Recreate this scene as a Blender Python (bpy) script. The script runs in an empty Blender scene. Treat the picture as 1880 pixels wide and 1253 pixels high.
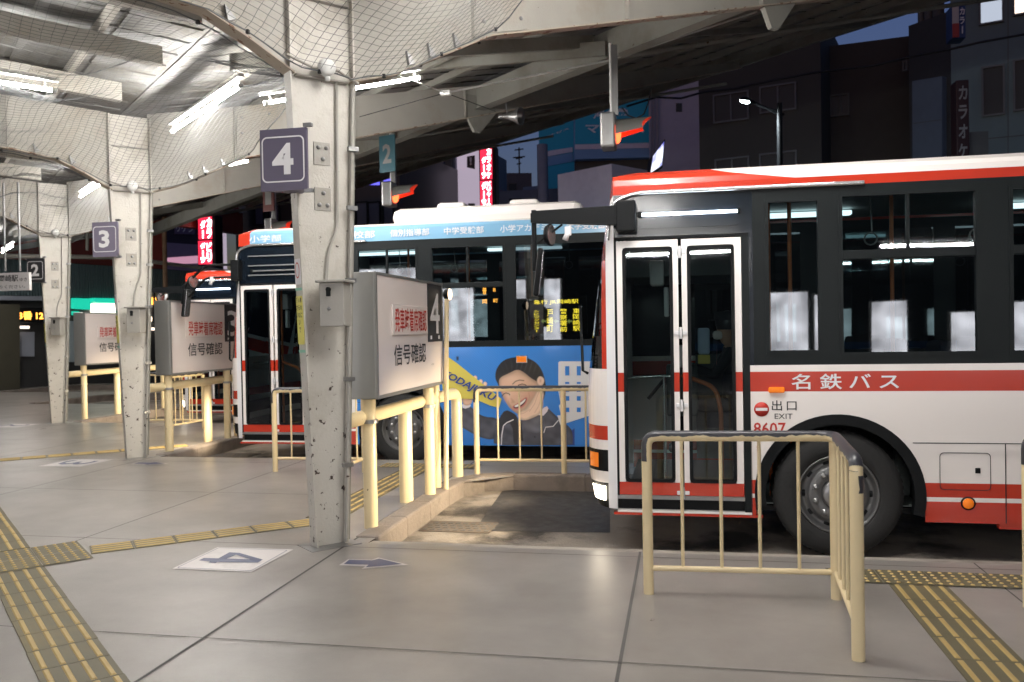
import bpy, bmesh, math, random
from mathutils import Vector, Matrix, noise
random.seed(7)
scn = bpy.context.scene
COL = scn.collection
# ---------------------------------------------------------------- camera model (metres; photo 1880 px wide)
F = 1560.0
TH = math.atan(311/1560.)
V = Vector
_fw = V((-math.sin(TH), math.cos(TH), 0)); _rt = V((math.cos(TH), math.sin(TH), 0)); _up = V((0, 0, 1))
_p = (606.5-626.5)/F
cf = _fw*math.cos(_p)+_up*math.sin(_p); cu = _up*math.cos(_p)-_fw*math.sin(_p)
_r = math.atan(.0175)
cR = _rt*math.cos(_r)-cu*math.sin(_r); cU = cu*math.cos(_r)+_rt*math.sin(_r)
CAM = V((0, 0, 1.6))
def ray(x, y): return cf+cR*((x-940)/F)-cU*((y-626.5)/F)
def G(x, y, z=0.0):
    d = ray(x, y); return CAM+d*((z-1.6)/d.z)
def PY(x, y, Y):
    d = ray(x, y); return CAM+d*(Y/d.y)
def PL(x, y, p0, n):
    d = ray(x, y); return CAM+d*((V(p0)-CAM).dot(n)/d.dot(n))
# station grid: one bay step D, row direction RD, arm direction AM, column of platform four C4
D = V((-4.45, 4.0, 0)); RD = D.normalized(); AM = V((RD.y, -RD.x, 0)); C4 = V((-2.638, 6.021, 0))
def ST(s, t, z=0.0, c=C4): 
    q = c+AM*s+RD*t; return V((q.x, q.y, z))
# ---------------------------------------------------------------- materials
def S(r, g, b):
    f = lambda c: (c/255/12.92) if c/255 <= .04045 else ((c/255+.055)/1.055)**2.4
    return (f(r), f(g), f(b), 1)
MATS = {}
def mat(name, col, rough=.5, metal=0., var=.12, vscale=3., bump=0., bscale=40., chips=None, chipth=.62, chipscale=9., emis=None, es=0., coat=0., dirt=None, dscale=1.5, dth=.5, spec=.5, rvar=.0, zwear=.0, dwide=.25):
    m = bpy.data.materials.new(name); m.use_nodes = True; MATS[name] = m
    nt = m.node_tree; N = nt.nodes; L = nt.links; b = N['Principled BSDF']
    col = tuple(col[:3])+(1,)
    b.inputs['Roughness'].default_value = rough; b.inputs['Metallic'].default_value = metal
    b.inputs['Specular IOR Level'].default_value = spec
    if coat: b.inputs['Coat Weight'].default_value = coat; b.inputs['Coat Roughness'].default_value = .08
    tc = N.new('ShaderNodeTexCoord')
    def nz(scale, detail=6, r=.6):
        n = N.new('ShaderNodeTexNoise'); n.inputs['Scale'].default_value = scale; n.inputs['Detail'].default_value = detail; n.inputs['Roughness'].default_value = r
        L.new(tc.outputs['Object'], n.inputs['Vector']); return n
    cur = None
    n1 = nz(vscale)
    mx = N.new('ShaderNodeMix'); mx.data_type = 'RGBA'
    mx.inputs['A'].default_value = tuple(c*(1-var) for c in col[:3])+(1,)
    mx.inputs['B'].default_value = tuple(min(1, c*(1+var)) for c in col[:3])+(1,)
    L.new(n1.outputs['Fac'], mx.inputs['Factor']); cur = mx.outputs['Result']
    def over(cur, colr, scale, lo, hi):
        n = nz(scale, 8, .65); r = N.new('ShaderNodeMapRange'); r.inputs['From Min'].default_value = lo; r.inputs['From Max'].default_value = hi
        L.new(n.outputs['Fac'], r.inputs['Value'])
        x = N.new('ShaderNodeMix'); x.data_type = 'RGBA'; L.new(r.outputs['Result'], x.inputs['Factor']); L.new(cur, x.inputs['A'])
        x.inputs['B'].default_value = tuple(colr[:3])+(1,); return x.outputs['Result'], r.outputs['Result']
    if dirt: cur, _ = over(cur, dirt, dscale, dth, dth+dwide)
    if chips:
        n = nz(chipscale, 8, .65); sx = N.new('ShaderNodeSeparateXYZ'); L.new(tc.outputs['Object'], sx.inputs[0])
        k = N.new('ShaderNodeMath'); k.operation = 'MULTIPLY_ADD'; k.inputs[1].default_value = -zwear; L.new(sx.outputs['Z'], k.inputs[0]); L.new(n.outputs['Fac'], k.inputs[2])
        k.use_clamp = False; r = N.new('ShaderNodeMapRange'); r.inputs['From Min'].default_value = chipth; r.inputs['From Max'].default_value = chipth+.015; L.new(k.outputs[0], r.inputs['Value'])
        x = N.new('ShaderNodeMix'); x.data_type = 'RGBA'; L.new(r.outputs['Result'], x.inputs['Factor']); L.new(cur, x.inputs['A']); x.inputs['B'].default_value = tuple(chips[:3])+(1,); cur = x.outputs['Result']
    L.new(cur, b.inputs['Base Color'])
    if rvar:
        r = N.new('ShaderNodeMapRange'); L.new(nz(vscale*1.7).outputs['Fac'], r.inputs['Value']); r.inputs['From Min'].default_value = .15; r.inputs['From Max'].default_value = .85
        r.inputs['To Min'].default_value = max(.02, rough-rvar); r.inputs['To Max'].default_value = rough+rvar; L.new(r.outputs['Result'], b.inputs['Roughness'])
    if bump:
        bp = N.new('ShaderNodeBump'); bp.inputs['Strength'].default_value = bump; bp.inputs['Distance'].default_value = .01
        L.new(nz(bscale, 4).outputs['Fac'], bp.inputs['Height']); L.new(bp.outputs['Normal'], b.inputs['Normal'])
    if emis:
        b.inputs['Emission Color'].default_value = tuple(emis[:3])+(1,); b.inputs['Emission Strength'].default_value = es
    return m
def glass(name, tint, base=.05, rough=.02):
    m = bpy.data.materials.new(name); m.use_nodes = True; MATS[name] = m
    N = m.node_tree.nodes; L = m.node_tree.links; N.remove(N['Principled BSDF'])
    t = N.new('ShaderNodeBsdfTransparent'); t.inputs['Color'].default_value = tint+(1,)
    g = N.new('ShaderNodeBsdfGlossy'); g.inputs['Roughness'].default_value = rough; g.inputs['Color'].default_value = (.9, .95, 1, 1)
    tc = N.new('ShaderNodeTexCoord'); nz = N.new('ShaderNodeTexNoise'); nz.inputs['Scale'].default_value = .9; nz.inputs['Detail'].default_value = 1
    bp = N.new('ShaderNodeBump'); bp.inputs['Strength'].default_value = .25; bp.inputs['Distance'].default_value = .01
    L.new(tc.outputs['Object'], nz.inputs['Vector']); L.new(nz.outputs['Fac'], bp.inputs['Height']); L.new(bp.outputs['Normal'], g.inputs['Normal'])
    fr = N.new('ShaderNodeFresnel'); fr.inputs['IOR'].default_value = 1.5
    mt = N.new('ShaderNodeMath'); mt.operation = 'ADD'; mt.inputs[1].default_value = base; L.new(fr.outputs['Fac'], mt.inputs[0])
    mx = N.new('ShaderNodeMixShader'); L.new(mt.outputs[0], mx.inputs['Fac']); L.new(t.outputs[0], mx.inputs[1]); L.new(g.outputs[0], mx.inputs[2])
    L.new(mx.outputs[0], N['Material Output'].inputs['Surface']); return m
def emit(name, col, st):
    return mat(name, (col[0]*.5, col[1]*.5, col[2]*.5), .4, emis=col, es=st, var=0)
cream = mat('painted_steel_cream', (.36, .345, .31), .5, var=.14, vscale=2.2, bump=.25, bscale=55, chips=(.06, .035, .025), chipth=.665, chipscale=17, zwear=.008, dirt=(.30, .26, .2), dscale=1.3, dth=.52)
creamcol = mat('painted_column_cream', (.55, .525, .475), .45, var=.09, vscale=2.6, bump=.4, bscale=55, chips=(.045, .026, .02), chipth=.60, chipscale=17, zwear=.026, dirt=(.36, .33, .27), dscale=2.1, dth=.5)
creamroof = mat('painted_steel_roof', (.28, .275, .245), .8, var=.22, vscale=1.5, bump=.3, bscale=30, chips=(.1, .06, .04), chipth=.68, chipscale=6, dirt=(.17, .15, .12), dscale=.9, dth=.5)  # cream steel darkened to carry the dimmer light of the outer canopy
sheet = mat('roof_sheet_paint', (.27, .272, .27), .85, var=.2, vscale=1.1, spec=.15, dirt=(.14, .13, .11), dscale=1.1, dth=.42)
sheetshade = mat('roof_sheet_shaded', (.055, .057, .05), .9, var=.4, vscale=1.4, spec=.05, dirt=(.025, .024, .02), dscale=1.2, dth=.42)  # darker copy of the sheet; shade on the far wing put into its colour
rustflange = mat('rusty_flange', (.42, .36, .29), .7, var=.2, vscale=4, bump=.4, chips=(.21, .12, .075), chipth=.57, chipscale=9)
conc = mat('platform_concrete', (.32, .295, .27), .31, var=.10, vscale=1.1, bump=.16, bscale=130, chips=(.15, .135, .12), chipth=.71, chipscale=26, dirt=(.18, .164, .148), dscale=.8, dth=.34, dwide=.42, rvar=.06, spec=.5)
concd = mat('joint_dark', (.10, .095, .09), .8)
kerbm = mat('kerb_stone', (.22, .185, .16), .85, var=.25, vscale=5, bump=.8, bscale=35, dirt=(.10, .085, .07), dscale=2, dth=.5)
asph = mat('asphalt', (.055, .052, .05), .75, var=.3, vscale=3, bump=.8, bscale=90, dirt=(.13, .115, .1), dscale=.5, dth=.5)
baym = mat('bay_concrete', (.29, .255, .22), .55, var=.35, vscale=2.4, bump=.8, bscale=60, dirt=(.045, .04, .036), dscale=1.1, dth=.48, dwide=.12, rvar=.15)
apron = mat('apron_concrete', (.40, .365, .32), .7, var=.25, vscale=4, bump=.4, bscale=60, dirt=(.14, .12, .1), dscale=1.5, dth=.5)
yel = mat('cream_yellow_paint', (.80, .66, .40), .3, var=.06, vscale=6, bump=.08, bscale=80, chips=(.12, .06, .03), chipth=.70, chipscale=24, spec=.6)
yelworn = mat('worn_rail_top', (.72, .53, .235), .35, var=.08, vscale=6, chips=(.045, .045, .055), chipth=.50, chipscale=7)
darkrail = mat('dark_worn_rail', (.04, .04, .048), .35, var=.2, vscale=8, chips=(.6, .44, .2), chipth=.66, chipscale=12)
tact = mat('tactile_base', (.125, .108, .062), .6, var=.25, vscale=4, dirt=(.19, .15, .06), dscale=1.2, dth=.5)
tactb = mat('tactile_bar', (.46, .33, .12), .5, var=.25, vscale=6)
white = mat('bus_white', (.87, .82, .79), .22, var=.02, coat=.6)
red = mat('bus_red', (.50, .034, .013), .25, var=.04, coat=.6)
blackm = mat('black_plastic', (.006, .007, .008), .5, var=.2, spec=.18)
dgrey = mat('window_surround', (.008, .011, .012), .42, var=.1, spec=.2)
navy = mat('navy_panel', (.006, .010, .016), .14, var=.08, coat=.12)
rubber = mat('tyre_rubber', (.014, .014, .014), .7, var=.2, bump=.3)
steel = mat('steel_grey', (.34, .34, .34), .35, .8, var=.1, vscale=8, bump=.05)
chrome = mat('bright_trim', (.7, .7, .7), .22, .9, var=.05)
casing = mat('signbox_steel', (.30, .30, .285), .38, .55, var=.1, vscale=3)
face = mat('signbox_face', (.74, .67, .64), .3, var=.02)
ink = mat('black_ink', (.01, .01, .012), .5)
redink = mat('red_ink', (.5, .03, .02), .5)
orangep = mat('orange_pole', (.62, .17, .05), .35, var=.05)
amber = mat('amber_lens', (.8, .2, .01), .2, emis=(1, .22, .01), es=.12, coat=.5)
purple = mat('sign_purple', (.115, .10, .15), .45, var=.04)
charc = mat('sign_charcoal', (.03, .03, .035), .45)
whitep = mat('white_paint', (.78, .77, .78), .4, var=.04)
floorwhite = mat('floor_decal_white', (.66, .62, .60), .4, var=.1, vscale=7, dirt=(.4, .37, .35), dscale=3, dth=.55)
floorblue = mat('floor_decal_blue', (.085, .095, .17), .4, var=.1)
netm = mat('net_cord', (.13, .135, .14), .8, var=.3, vscale=2)
cabl = mat('cable_black', (.01, .01, .01), .6)
tube = emit('tube_lit', (1, .965, .92), 150)
tubeglint = emit('tube_reflection', (.8, .9, 1), 9)  # glow for a canopy tube mirrored above the bus door
fixm = mat('fixture_white', (.7, .7, .68), .4)
gl = glass('bus_glass', (.5, .6, .6), .05)
gldark = glass('bus_glass_dark', (.12, .15, .16), .05)
skin = mat('skin', (.55, .32, .22), .5)
# ---------------------------------------------------------------- mesh building
OFF = {}
class MB:
    def __init__(s): s.v = []; s.f = []; s.m = []; s.mats = []; s.sm = []
    def mi(s, m):
        if m not in s.mats: s.mats.append(m)
        return s.mats.index(m)
    def add(s, vs, fs, m, smooth=False):
        b = len(s.v); s.v += [V(p) for p in vs]; k = s.mi(m)
        for f in fs: s.f.append([b+i for i in f]); s.m.append(k); s.sm.append(smooth)
        return s
    def box(s, a, b, m, M=None):
        x0, y0, z0 = a; x1, y1, z1 = b
        vs = [V(p) for p in ((x0, y0, z0), (x1, y0, z0), (x1, y1, z0), (x0, y1, z0), (x0, y0, z1), (x1, y0, z1), (x1, y1, z1), (x0, y1, z1))]
        if M is not None: vs = [M @ p for p in vs]
        return s.add(vs, [(0, 3, 2, 1), (4, 5, 6, 7), (0, 1, 5, 4), (1, 2, 6, 5), (2, 3, 7, 6), (3, 0, 4, 7)], m)
    def rbox(s, a, b, m, bev=.02, M=None):   # box with chamfered edges
        bm = bmesh.new(); bmesh.ops.create_cube(bm, size=1)
        for v in bm.verts:
            for i in range(3): v.co[i] = (a[i]+b[i])/2+v.co[i]*(b[i]-a[i])
        bmesh.ops.bevel(bm, geom=bm.edges[:], offset=bev, segments=2, affect='EDGES', profile=.5)
        bm.verts.index_update()
        vs = [v.co.copy() for v in bm.verts]; fs = [[v.index for v in f.verts] for f in bm.faces]; bm.free()
        if M is not None: vs = [M @ p for p in vs]
        return s.add(vs, fs, m)
    def quad(s, p, m): return s.add(p, [tuple(range(len(p)))], m)
    def prism(s, poly, fr, depth, m):        # poly of (a,b) in frame (o,u,w), thickness along n
        o, u, w, n = fr
        A = [o+u*a+w*b for a, b in poly]; B = [p+n*depth for p in A]; k = len(poly)
        fs = [tuple(range(k))[::-1], tuple(range(k, 2*k))]+[(i, (i+1) % k, (i+1) % k+k, i+k) for i in range(k)]
        return s.add(A+B, fs, m)
    def tube(s, pts, r, m, n=10, cap=True):
        pts = [V(p) for p in pts]; vs = []; fs = []; K = len(pts)
        rr = r if isinstance(r, (list, tuple)) else [r]*K
        ref = None
        for i, p in enumerate(pts):
            t = (pts[min(i+1, K-1)]-pts[max(i-1, 0)]).normalized()
            if ref is None: ref = V((0, 0, 1)) if abs(t.z) < .9 else V((1, 0, 0))
            a = t.cross(ref).normalized(); b = a.cross(t).normalized(); ref = b
            for j in range(n):
                q = 2*math.pi*j/n; vs.append(p+(a*math.cos(q)+b*math.sin(q))*rr[i])
        for i in range(K-1):
            for j in range(n): fs.append((i*n+j, i*n+(j+1) % n, (i+1)*n+(j+1) % n, (i+1)*n+j))
        s.add(vs, fs, m, True)
        if cap: s.add(vs[:n], [tuple(range(n))], m); s.add(vs[-n:], [tuple(range(n))[::-1]], m)
        return s
    def lathe(s, o, ax, prof, m, n=32, smooth=True):   # prof: (along axis, radius)
        ax = V(ax).normalized(); r0 = V((0, 0, 1)) if abs(ax.z) < .9 else V((1, 0, 0)); a = ax.cross(r0).normalized(); b = ax.cross(a)
        vs = []; fs = []
        for h, r in prof:
            for j in range(n):
                q = 2*math.pi*j/n; vs.append(V(o)+ax*h+(a*math.cos(q)+b*math.sin(q))*max(r, 1e-4))
        for i in range(len(prof)-1):
            for j in range(n): fs.append((i*n+j, i*n+(j+1) % n, (i+1)*n+(j+1) % n, (i+1)*n+j))
        return s.add(vs, fs, m, smooth)
    def build(s, name, parent=None, base=None):
        o_ = V((0, 0, 0))
        if parent is not None: o_ = OFF.get(parent.name, V((0, 0, 0)))
        elif base is not None: o_ = V(base)
        elif s.v:
            xs = [p.x for p in s.v]; ys = [p.y for p in s.v]; o_ = V(((min(xs)+max(xs))/2, (min(ys)+max(ys))/2, min(p.z for p in s.v)))
        me = bpy.data.meshes.new(name); me.from_pydata([p-o_ for p in s.v], [], s.f)
        for m in s.mats: me.materials.append(m)
        me.polygons.foreach_set('material_index', s.m); me.polygons.foreach_set('use_smooth', s.sm); me.update()
        o = bpy.data.objects.new(name, me); COL.objects.link(o)
        if parent is not None: o.parent = parent
        else: o.location = o_
        OFF[o.name] = o_
        return o
def tag(o, label, cat, group=None):
    o['label'] = label; o['category'] = cat
    if group: o['group'] = group
    return o
def thing(name, loc, label, cat, group=None):
    o = bpy.data.objects.new(name, None); COL.objects.link(o); o.location = loc; o.empty_display_size = .1
    OFF[o.name] = V(loc); return tag(o, label, cat, group)
def struct(o): o['kind'] = 'structure'; return o
def dup(o, off, label=None, group=None):
    def cp(x, par):
        c = x.copy(); COL.objects.link(c); c.parent = par
        for ch in [k for k in bpy.data.objects if k.parent == x]: cp(ch, c)
        return c
    c = cp(o, None); c.location = o.location+V(off); OFF[c.name] = c.location.copy()
    if label: c['label'] = label
    if group: c['group'] = group; o['group'] = group
    return c
def bent(pts, r=.12, n=5):      # rounds the corners of a polyline
    pts = [V(p) for p in pts]; out = [pts[0]]
    for i in range(1, len(pts)-1):
        a = (pts[i-1]-pts[i]); b = (pts[i+1]-pts[i]); k = min(r, a.length*.45, b.length*.45); a = a.normalized()*k; b = b.normalized()*k
        for j in range(n+1):
            t = j/n; out.append(pts[i]+a*(1-t)**2+b*t**2)
    out.append(pts[-1]); return out
# text as flat meshes fitted in a rectangle: o lower-left corner, u right, w up
def text(st, o, u, w, W, H, m, name='lettering', parent=None, bold=.0, eps=.004, spacing=1.0, line=.9, mono=False, shear=0.):
    c = bpy.data.curves.new('t', 'FONT'); c.body = st; c.size = 1; c.offset = bold; c.resolution_u = 2; c.space_character = spacing; c.space_line = line; c.shear = shear
    c.align_x = 'LEFT'; c.fill_mode = 'FRONT'
    t = bpy.data.objects.new('t', c); COL.objects.link(t); dg = bpy.context.evaluated_depsgraph_get(); dg.update()
    me = bpy.data.meshes.new_from_object(t.evaluated_get(dg)); bpy.data.objects.remove(t); bpy.data.curves.remove(c)
    if not me.vertices: return None
    xs = [v.co.x for v in me.vertices]; ys = [v.co.y for v in me.vertices]
    x0, x1, y0, y1 = min(xs), max(xs), min(ys), max(ys)
    u = V(u).normalized(); w = V(w).normalized(); n = u.cross(w)
    b = MB(); b.add([V(o)+u*((v.co.x-x0)/max(x1-x0, 1e-4)*W)+w*((v.co.y-y0)/max(y1-y0, 1e-4)*H)+n*eps for v in me.vertices], [tuple(p.vertices) for p in me.polygons], m)
    bpy.data.meshes.remove(me)
    if parent == 'mb': return b
    return b.build(name, parent)
def rrect(x0, y0, x1, y1, r, n=4):
    out = []
    for cx, cy, a0 in ((x1-r, y0+r, -90), (x1-r, y1-r, 0), (x0+r, y1-r, 90), (x0+r, y0+r, 180)):
        for j in range(n+1):
            a = math.radians(a0+90*j/n); out.append((cx+r*math.cos(a), cy+r*math.sin(a)))
    return out
def ringpoly(b, o, u, w, n, outer, inner, m):   # flat ring between two same-length outlines
    k = len(outer); A = [o+u*p[0]+w*p[1]+n for p in outer]; B = [o+u*p[0]+w*p[1]+n for p in inner]
    b.add(A+B, [(i, (i+1) % k, (i+1) % k+k, i+k) for i in range(k)], m)
X = V((1, 0, 0)); Yv = V((0, 1, 0)); Z = V((0, 0, 1))
# ---------------------------------------------------------------- ground
fl = MB(); jt = MB(); pit = MB(); ap = MB()
def floor_rect(x0, x1, y0, y1):
    fl.quad([(x0, y0, 0), (x1, y0, 0), (x1, y1, 0), (x0, y1, 0)], conc)
    if y1 < -5: return
    k = -12
    while k < 12:
        xx = -.31-2.19*k; yy = 4.06+1.9*k; k += 1
        wx = .005 if abs(xx+.31) > .1 and abs(xx+2.5) > .1 else .009
        if x0 < xx < min(x1, 14) and xx > -16: jt.quad([(xx-wx, y0, .003), (xx+wx, y0, .003), (xx+wx, y1, .003), (xx-wx, y1, .003)], concd)
        if y0 < yy < y1: jt.quad([(x0, yy-.004, .004), (x1, yy-.004, .004), (x1, yy+.004, .004), (x0, yy+.004, .004)], concd)
for k in range(-2, 7):
    ox, oy = -4.45*k, 4.0*k
    floor_rect(-60, ox+7, oy+5.12, oy+6.1)
    floor_rect(-60, ox-2.36, oy+6.1, oy+9.12)
    fl.quad([(ox-2.37, oy+8.6, -.001), (ox-1.8, oy+9.13, -.001), (ox-2.37, oy+9.13, -.001)], conc)
    fl.quad([(ox+7, oy+5.12, 0), (ox+7, oy+5.12, -.17), (ox+7, oy+6.1, -.17), (ox+7, oy+6.1, 0)], kerbm)
    ap.add([(ox-2.36, oy+6.1, 0), (ox+7, oy+6.1, 0), (ox+7, oy+6.22, -.012), (ox-2.36, oy+6.22, -.012), (ox+7, oy+6.62, -.16), (ox-2.36, oy+6.62, -.16)], [(0, 1, 2, 3), (3, 2, 4, 5)], apron)
    pit.quad([(ox-2.4, oy+6.62, -.16), (ox+7, oy+6.62, -.16), (ox+7, oy+9.16, -.16), (ox-2.4, oy+9.16, -.16)], baym)
floor_rect(-60, 16, -40, -2.88)
o = struct(fl.build('platform_floor', base=(0, 0, 0))); struct(jt.build('floor_joint', base=(0, 0, 0)))
struct(pit.build('bay_floor', base=(0, 0, 0))); struct(ap.build('bay_apron', base=(0, 0, 0)))
rd_ = MB(); rd_.quad([(-300, -60, -.17), (300, -60, -.17), (300, 400, -.17), (-300, 400, -.17)], asph); struct(rd_.build('road', base=(0, 0, 0)))
# darker patch and cover joints in the near bay
pt = MB(); pt.quad([G(925, 898, -.156), G(1120, 900, -.156), G(1120, 978, -.156), G(870, 975, -.156)], mat('oily_patch', (.045, .043, .042), .55, var=.4, vscale=5, dirt=(.15, .12, .1), dscale=2.2, dth=.55, rvar=.2))
struct(pt.build('road_patch'))
# kerbs made of bevelled stones
kb = MB(); random.seed(3)
for k in range(-2, 6):
    o_ = V((-4.45*k, 4.0*k, 0))
    path = [V((-2.43, 6.25, 0)), V((-2.43, 6.95, 0)), V((-2.42, 7.6, 0)), V((-2.42, 8.25, 0)), V((-2.38, 8.72, 0)), V((-2.2, 9.08, 0)), V((-1.85, 9.22, 0)), V((-1.05, 9.22, 0)), V((-.1, 9.22, 0))]+[V((.9*j, 9.22, 0)) for j in range(1, 8)]
    for a, b in zip(path[:-1], path[1:]):
        d = (b-a); L = d.length; d.normalize(); M = Matrix.Translation(a+o_) @ Matrix(((d.x, -d.y, 0, 0), (d.y, d.x, 0, 0), (0, 0, 1, 0), (0, 0, 0, 1)))
        kb.rbox((.005, -.1, -.2), (L+.015, .1, .012+random.uniform(-.002, .003)), kerbm, .022, M)
struct(kb.build('kerb', base=(0, 0, 0)))
# drain grate
for off in (V((0, 0, 0)), D):
    g = MB(); c = V((-1.98, 7.36, -.158))+off
    g.box(c+V((-.32, -.2, 0)), c+V((.32, .2, .004)), mat('grate_bed', (.12, .095, .075), .8) if off.length == 0 else MATS['grate_bed'])
    for i in range(9):
        for j in range(4): 
            q = c+V((-.28+i*.07+(j % 2)*.03, -.13+j*.085, 0)); g.rbox(q+V((-.022, -.026, .003)), q+V((.022, .026, .0065)), concd, .001)
    tag(g.build('drain_grate'), 'slotted drain grate in the floor of the empty bay front by sign box four' if off.length == 0 else 'slotted drain grate by sign box three, mostly hidden behind column four', 'drain grate', 'drain grates in the bays')
# ---------------------------------------------------------------- tactile paving
def tstrip(b, o, u, n, w=.33, L=.3):      # n guidance tiles from o along u, centred on o
    u = V(u).normalized(); v = V((-u.y, u.x, 0))
    M = lambda q: Matrix.Translation(q) @ Matrix(((u.x, v.x, 0, 0), (u.y, v.y, 0, 0), (0, 0, 1, 0), (0, 0, 0, 1)))
    for i in range(n):
        m_ = M(V(o)+u*(i*L)); jj = random.uniform(-.002, .002)
        b.box((.003, -w/2+jj, 0), (L-.001, w/2+jj, .006), tact, m_)
        for k in range(4):
            y = -w/2+w*(k+.5)/4+jj
            b.add([m_ @ V(p) for p in ((.012, y-.014, .006), (L-.012, y-.014, .006), (L-.012, y+.014, .006), (.012, y+.014, .006), (.02, y-.008, .011), (L-.02, y-.008, .011), (L-.02, y+.008, .011), (.02, y+.008, .011))], [(4, 5, 6, 7), (0, 1, 5, 4), (1, 2, 6, 5), (2, 3, 7, 6), (3, 0, 4, 7)], tactb)
def tdots(b, o, u, nx, ny, L=.3, k=5):    # nx x ny warning tiles, o is the corner
    u = V(u).normalized(); v = V((-u.y, u.x, 0))
    for i in range(nx):
        for j in range(ny):
            c = V(o)+u*(i*L)+v*(j*L)
            b.add([c+u*.002+v*.002, c+u*(L-.002)+v*.002, c+u*(L-.002)+v*(L-.002), c+u*.002+v*(L-.002)], [(0, 1, 2, 3)], tact); b.v[-4:] = [p+Z*.007 for p in b.v[-4:]]
            for a in range(k):
                for e in range(k):
                    q = c+u*(L*(a+.5)/k)+v*(L*(e+.5)/k)+Z*.007; b.lathe(q, Z, [(0, .0135), (.005, .010), (.007, .0)], tactb, 8)
b = MB(); tstrip(b, ST(-1.975, .74), -RD, 26); tag(b.build('tactile_paving_strip'), 'broad yellow ribbed tactile strip running out of the bottom left corner', 'tactile paving', 'tactile paving on the platform')
b = MB(); tstrip(b, ST(-1.975, 1.42), RD, 90)
tag(b.build('tactile_paving_strip'), 'long yellow ribbed tactile strip from the dotted pad off past column two', 'tactile paving', 'tactile paving on the platform')
b = MB(); tdots(b, ST(-2.14, .75)+Z*0, AM, 2, 2, .325, 5)
tag(b.build('tactile_warning_pad'), 'yellow dotted tactile pad at the left edge where two ribbed strips meet', 'tactile paving', 'tactile paving on the platform')
p0 = G(165, 1011); p1 = V((-3.08, 6.72, 0)); n = int((p1-p0).length/.3)+1
b = MB(); tstrip(b, V((-3.06, 6.86, 0)), (0, 1, 0), 9, .33); tag(b.build('tactile_paving_strip'), 'yellow ribbed tactile strip running away behind the thick pipe posts of sign box four', 'tactile paving', 'tactile paving on the platform')
b = MB(); tstrip(b, p0, p1-p0, n, .27)
tag(b.build('tactile_paving_strip'), 'yellow ribbed tactile strip running from the dotted pad behind column four', 'tactile paving', 'tactile paving on the platform')
def bay_pad(off, l1, l2):
    b = MB(); tdots(b, V((.9, 5.54, 0))+off, X, 4, 1, .3, 5); tag(b.build('tactile_warning_pad'), l1, 'tactile paving', 'tactile paving on the platform')
    if l2: b = MB(); tstrip(b, V((1.39, 5.53, 0))+off, (0, -1, 0), 11); tag(b.build('tactile_paving_strip'), l2, 'tactile paving', 'tactile paving on the platform')
bay_pad(V((0, 0, 0)), 'yellow dotted tactile pad beside the front wheel of the nearest bus', 'yellow ribbed tactile strip in the bottom right corner beside the near railing')
bay_pad(D, 'yellow dotted tactile pad before the wheel of the blue advert bus', None)
b = MB(); p0 = ST(-1.8, 1.1)+D; p1 = V((-3.08, 6.8, 0))+D; tstrip(b, p0, p1-p0, 9, .27)
tag(b.build('tactile_paving_strip'), 'yellow ribbed tactile strip passing behind column three', 'tactile paving', 'tactile paving on the platform')
# floor decals
def decal(off, num, lab):
    t = thing('floor_number', V((-3.15, 5.53, 0))+off, lab, 'floor marking', 'numbered floor decals')
    b = MB(); b.quad([V(p)+off for p in ((-3.45, 5.24, .004), (-2.86, 5.24, .004), (-2.84, 5.83, .004), (-3.45, 5.82, .004))], floorwhite)
    b.build('plate', t)
    b = MB(); o0 = V((-3.45, 5.24, .006))+off
    ringpoly(b, o0, X, Yv, V((0, 0, 0)), rrect(.02, .02, .58, .56, .01, 1), rrect(.026, .026, .574, .554, .01, 1), floorblue); b.build('border', t)
    if num == '4':
        for q_, z_ in (([(255, 161), (290, 143), (400, 146), (640, 153), (715, 155), (680, 177), (400, 172)], .007), ([(395, 147), (475, 103), (545, 107), (715, 155), (640, 158), (523, 121), (455, 149)], .008), ([(345, 160), (402, 166), (375, 181), (325, 178)], .009)): trace4(q_, floorblue, z_, off, 'numeral_stroke', t)
    else: text(num, V((-3.36, 5.69, .006))+off, V((0, -1, 0)), X, .33, .44, floorblue, 'number', t, .004, .002)
def trace4(pts, m_, z, off, nm, t):
    MB().quad([G(300+x/3.917, 990+y/3.917, 0)+V((0, 0, z))+off for x, y in pts], m_).build(nm, t)
def arrow(off, lab):
    t = thing('floor_arrow', V((-2.1, 5.52, 0))+off, lab, 'floor marking', 'floor arrows')
    trace4([(1262, 193), (1330, 150), (1500, 154), (1545, 138), (1762, 190), (1425, 220), (1452, 201)], floorwhite, .005, off, 'outline', t)
    trace4([(1298, 188), (1336, 156), (1502, 161), (1552, 149), (1718, 187), (1456, 211), (1476, 193)], floorblue, .008, off, 'arrow', t)
decal(V((0, 0, 0)), '4', 'white floor decal with blue number 4 left of column four'); decal(D, '3', 'white floor decal with blue number 3 left of column three'); decal(D*2, '2', 'small far white floor decal left of column two')
arrow(V((0, 0, 0)), 'blue floor arrow with white outline right of column four'); arrow(D, 'blue floor arrow with white outline beside column three')
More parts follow.
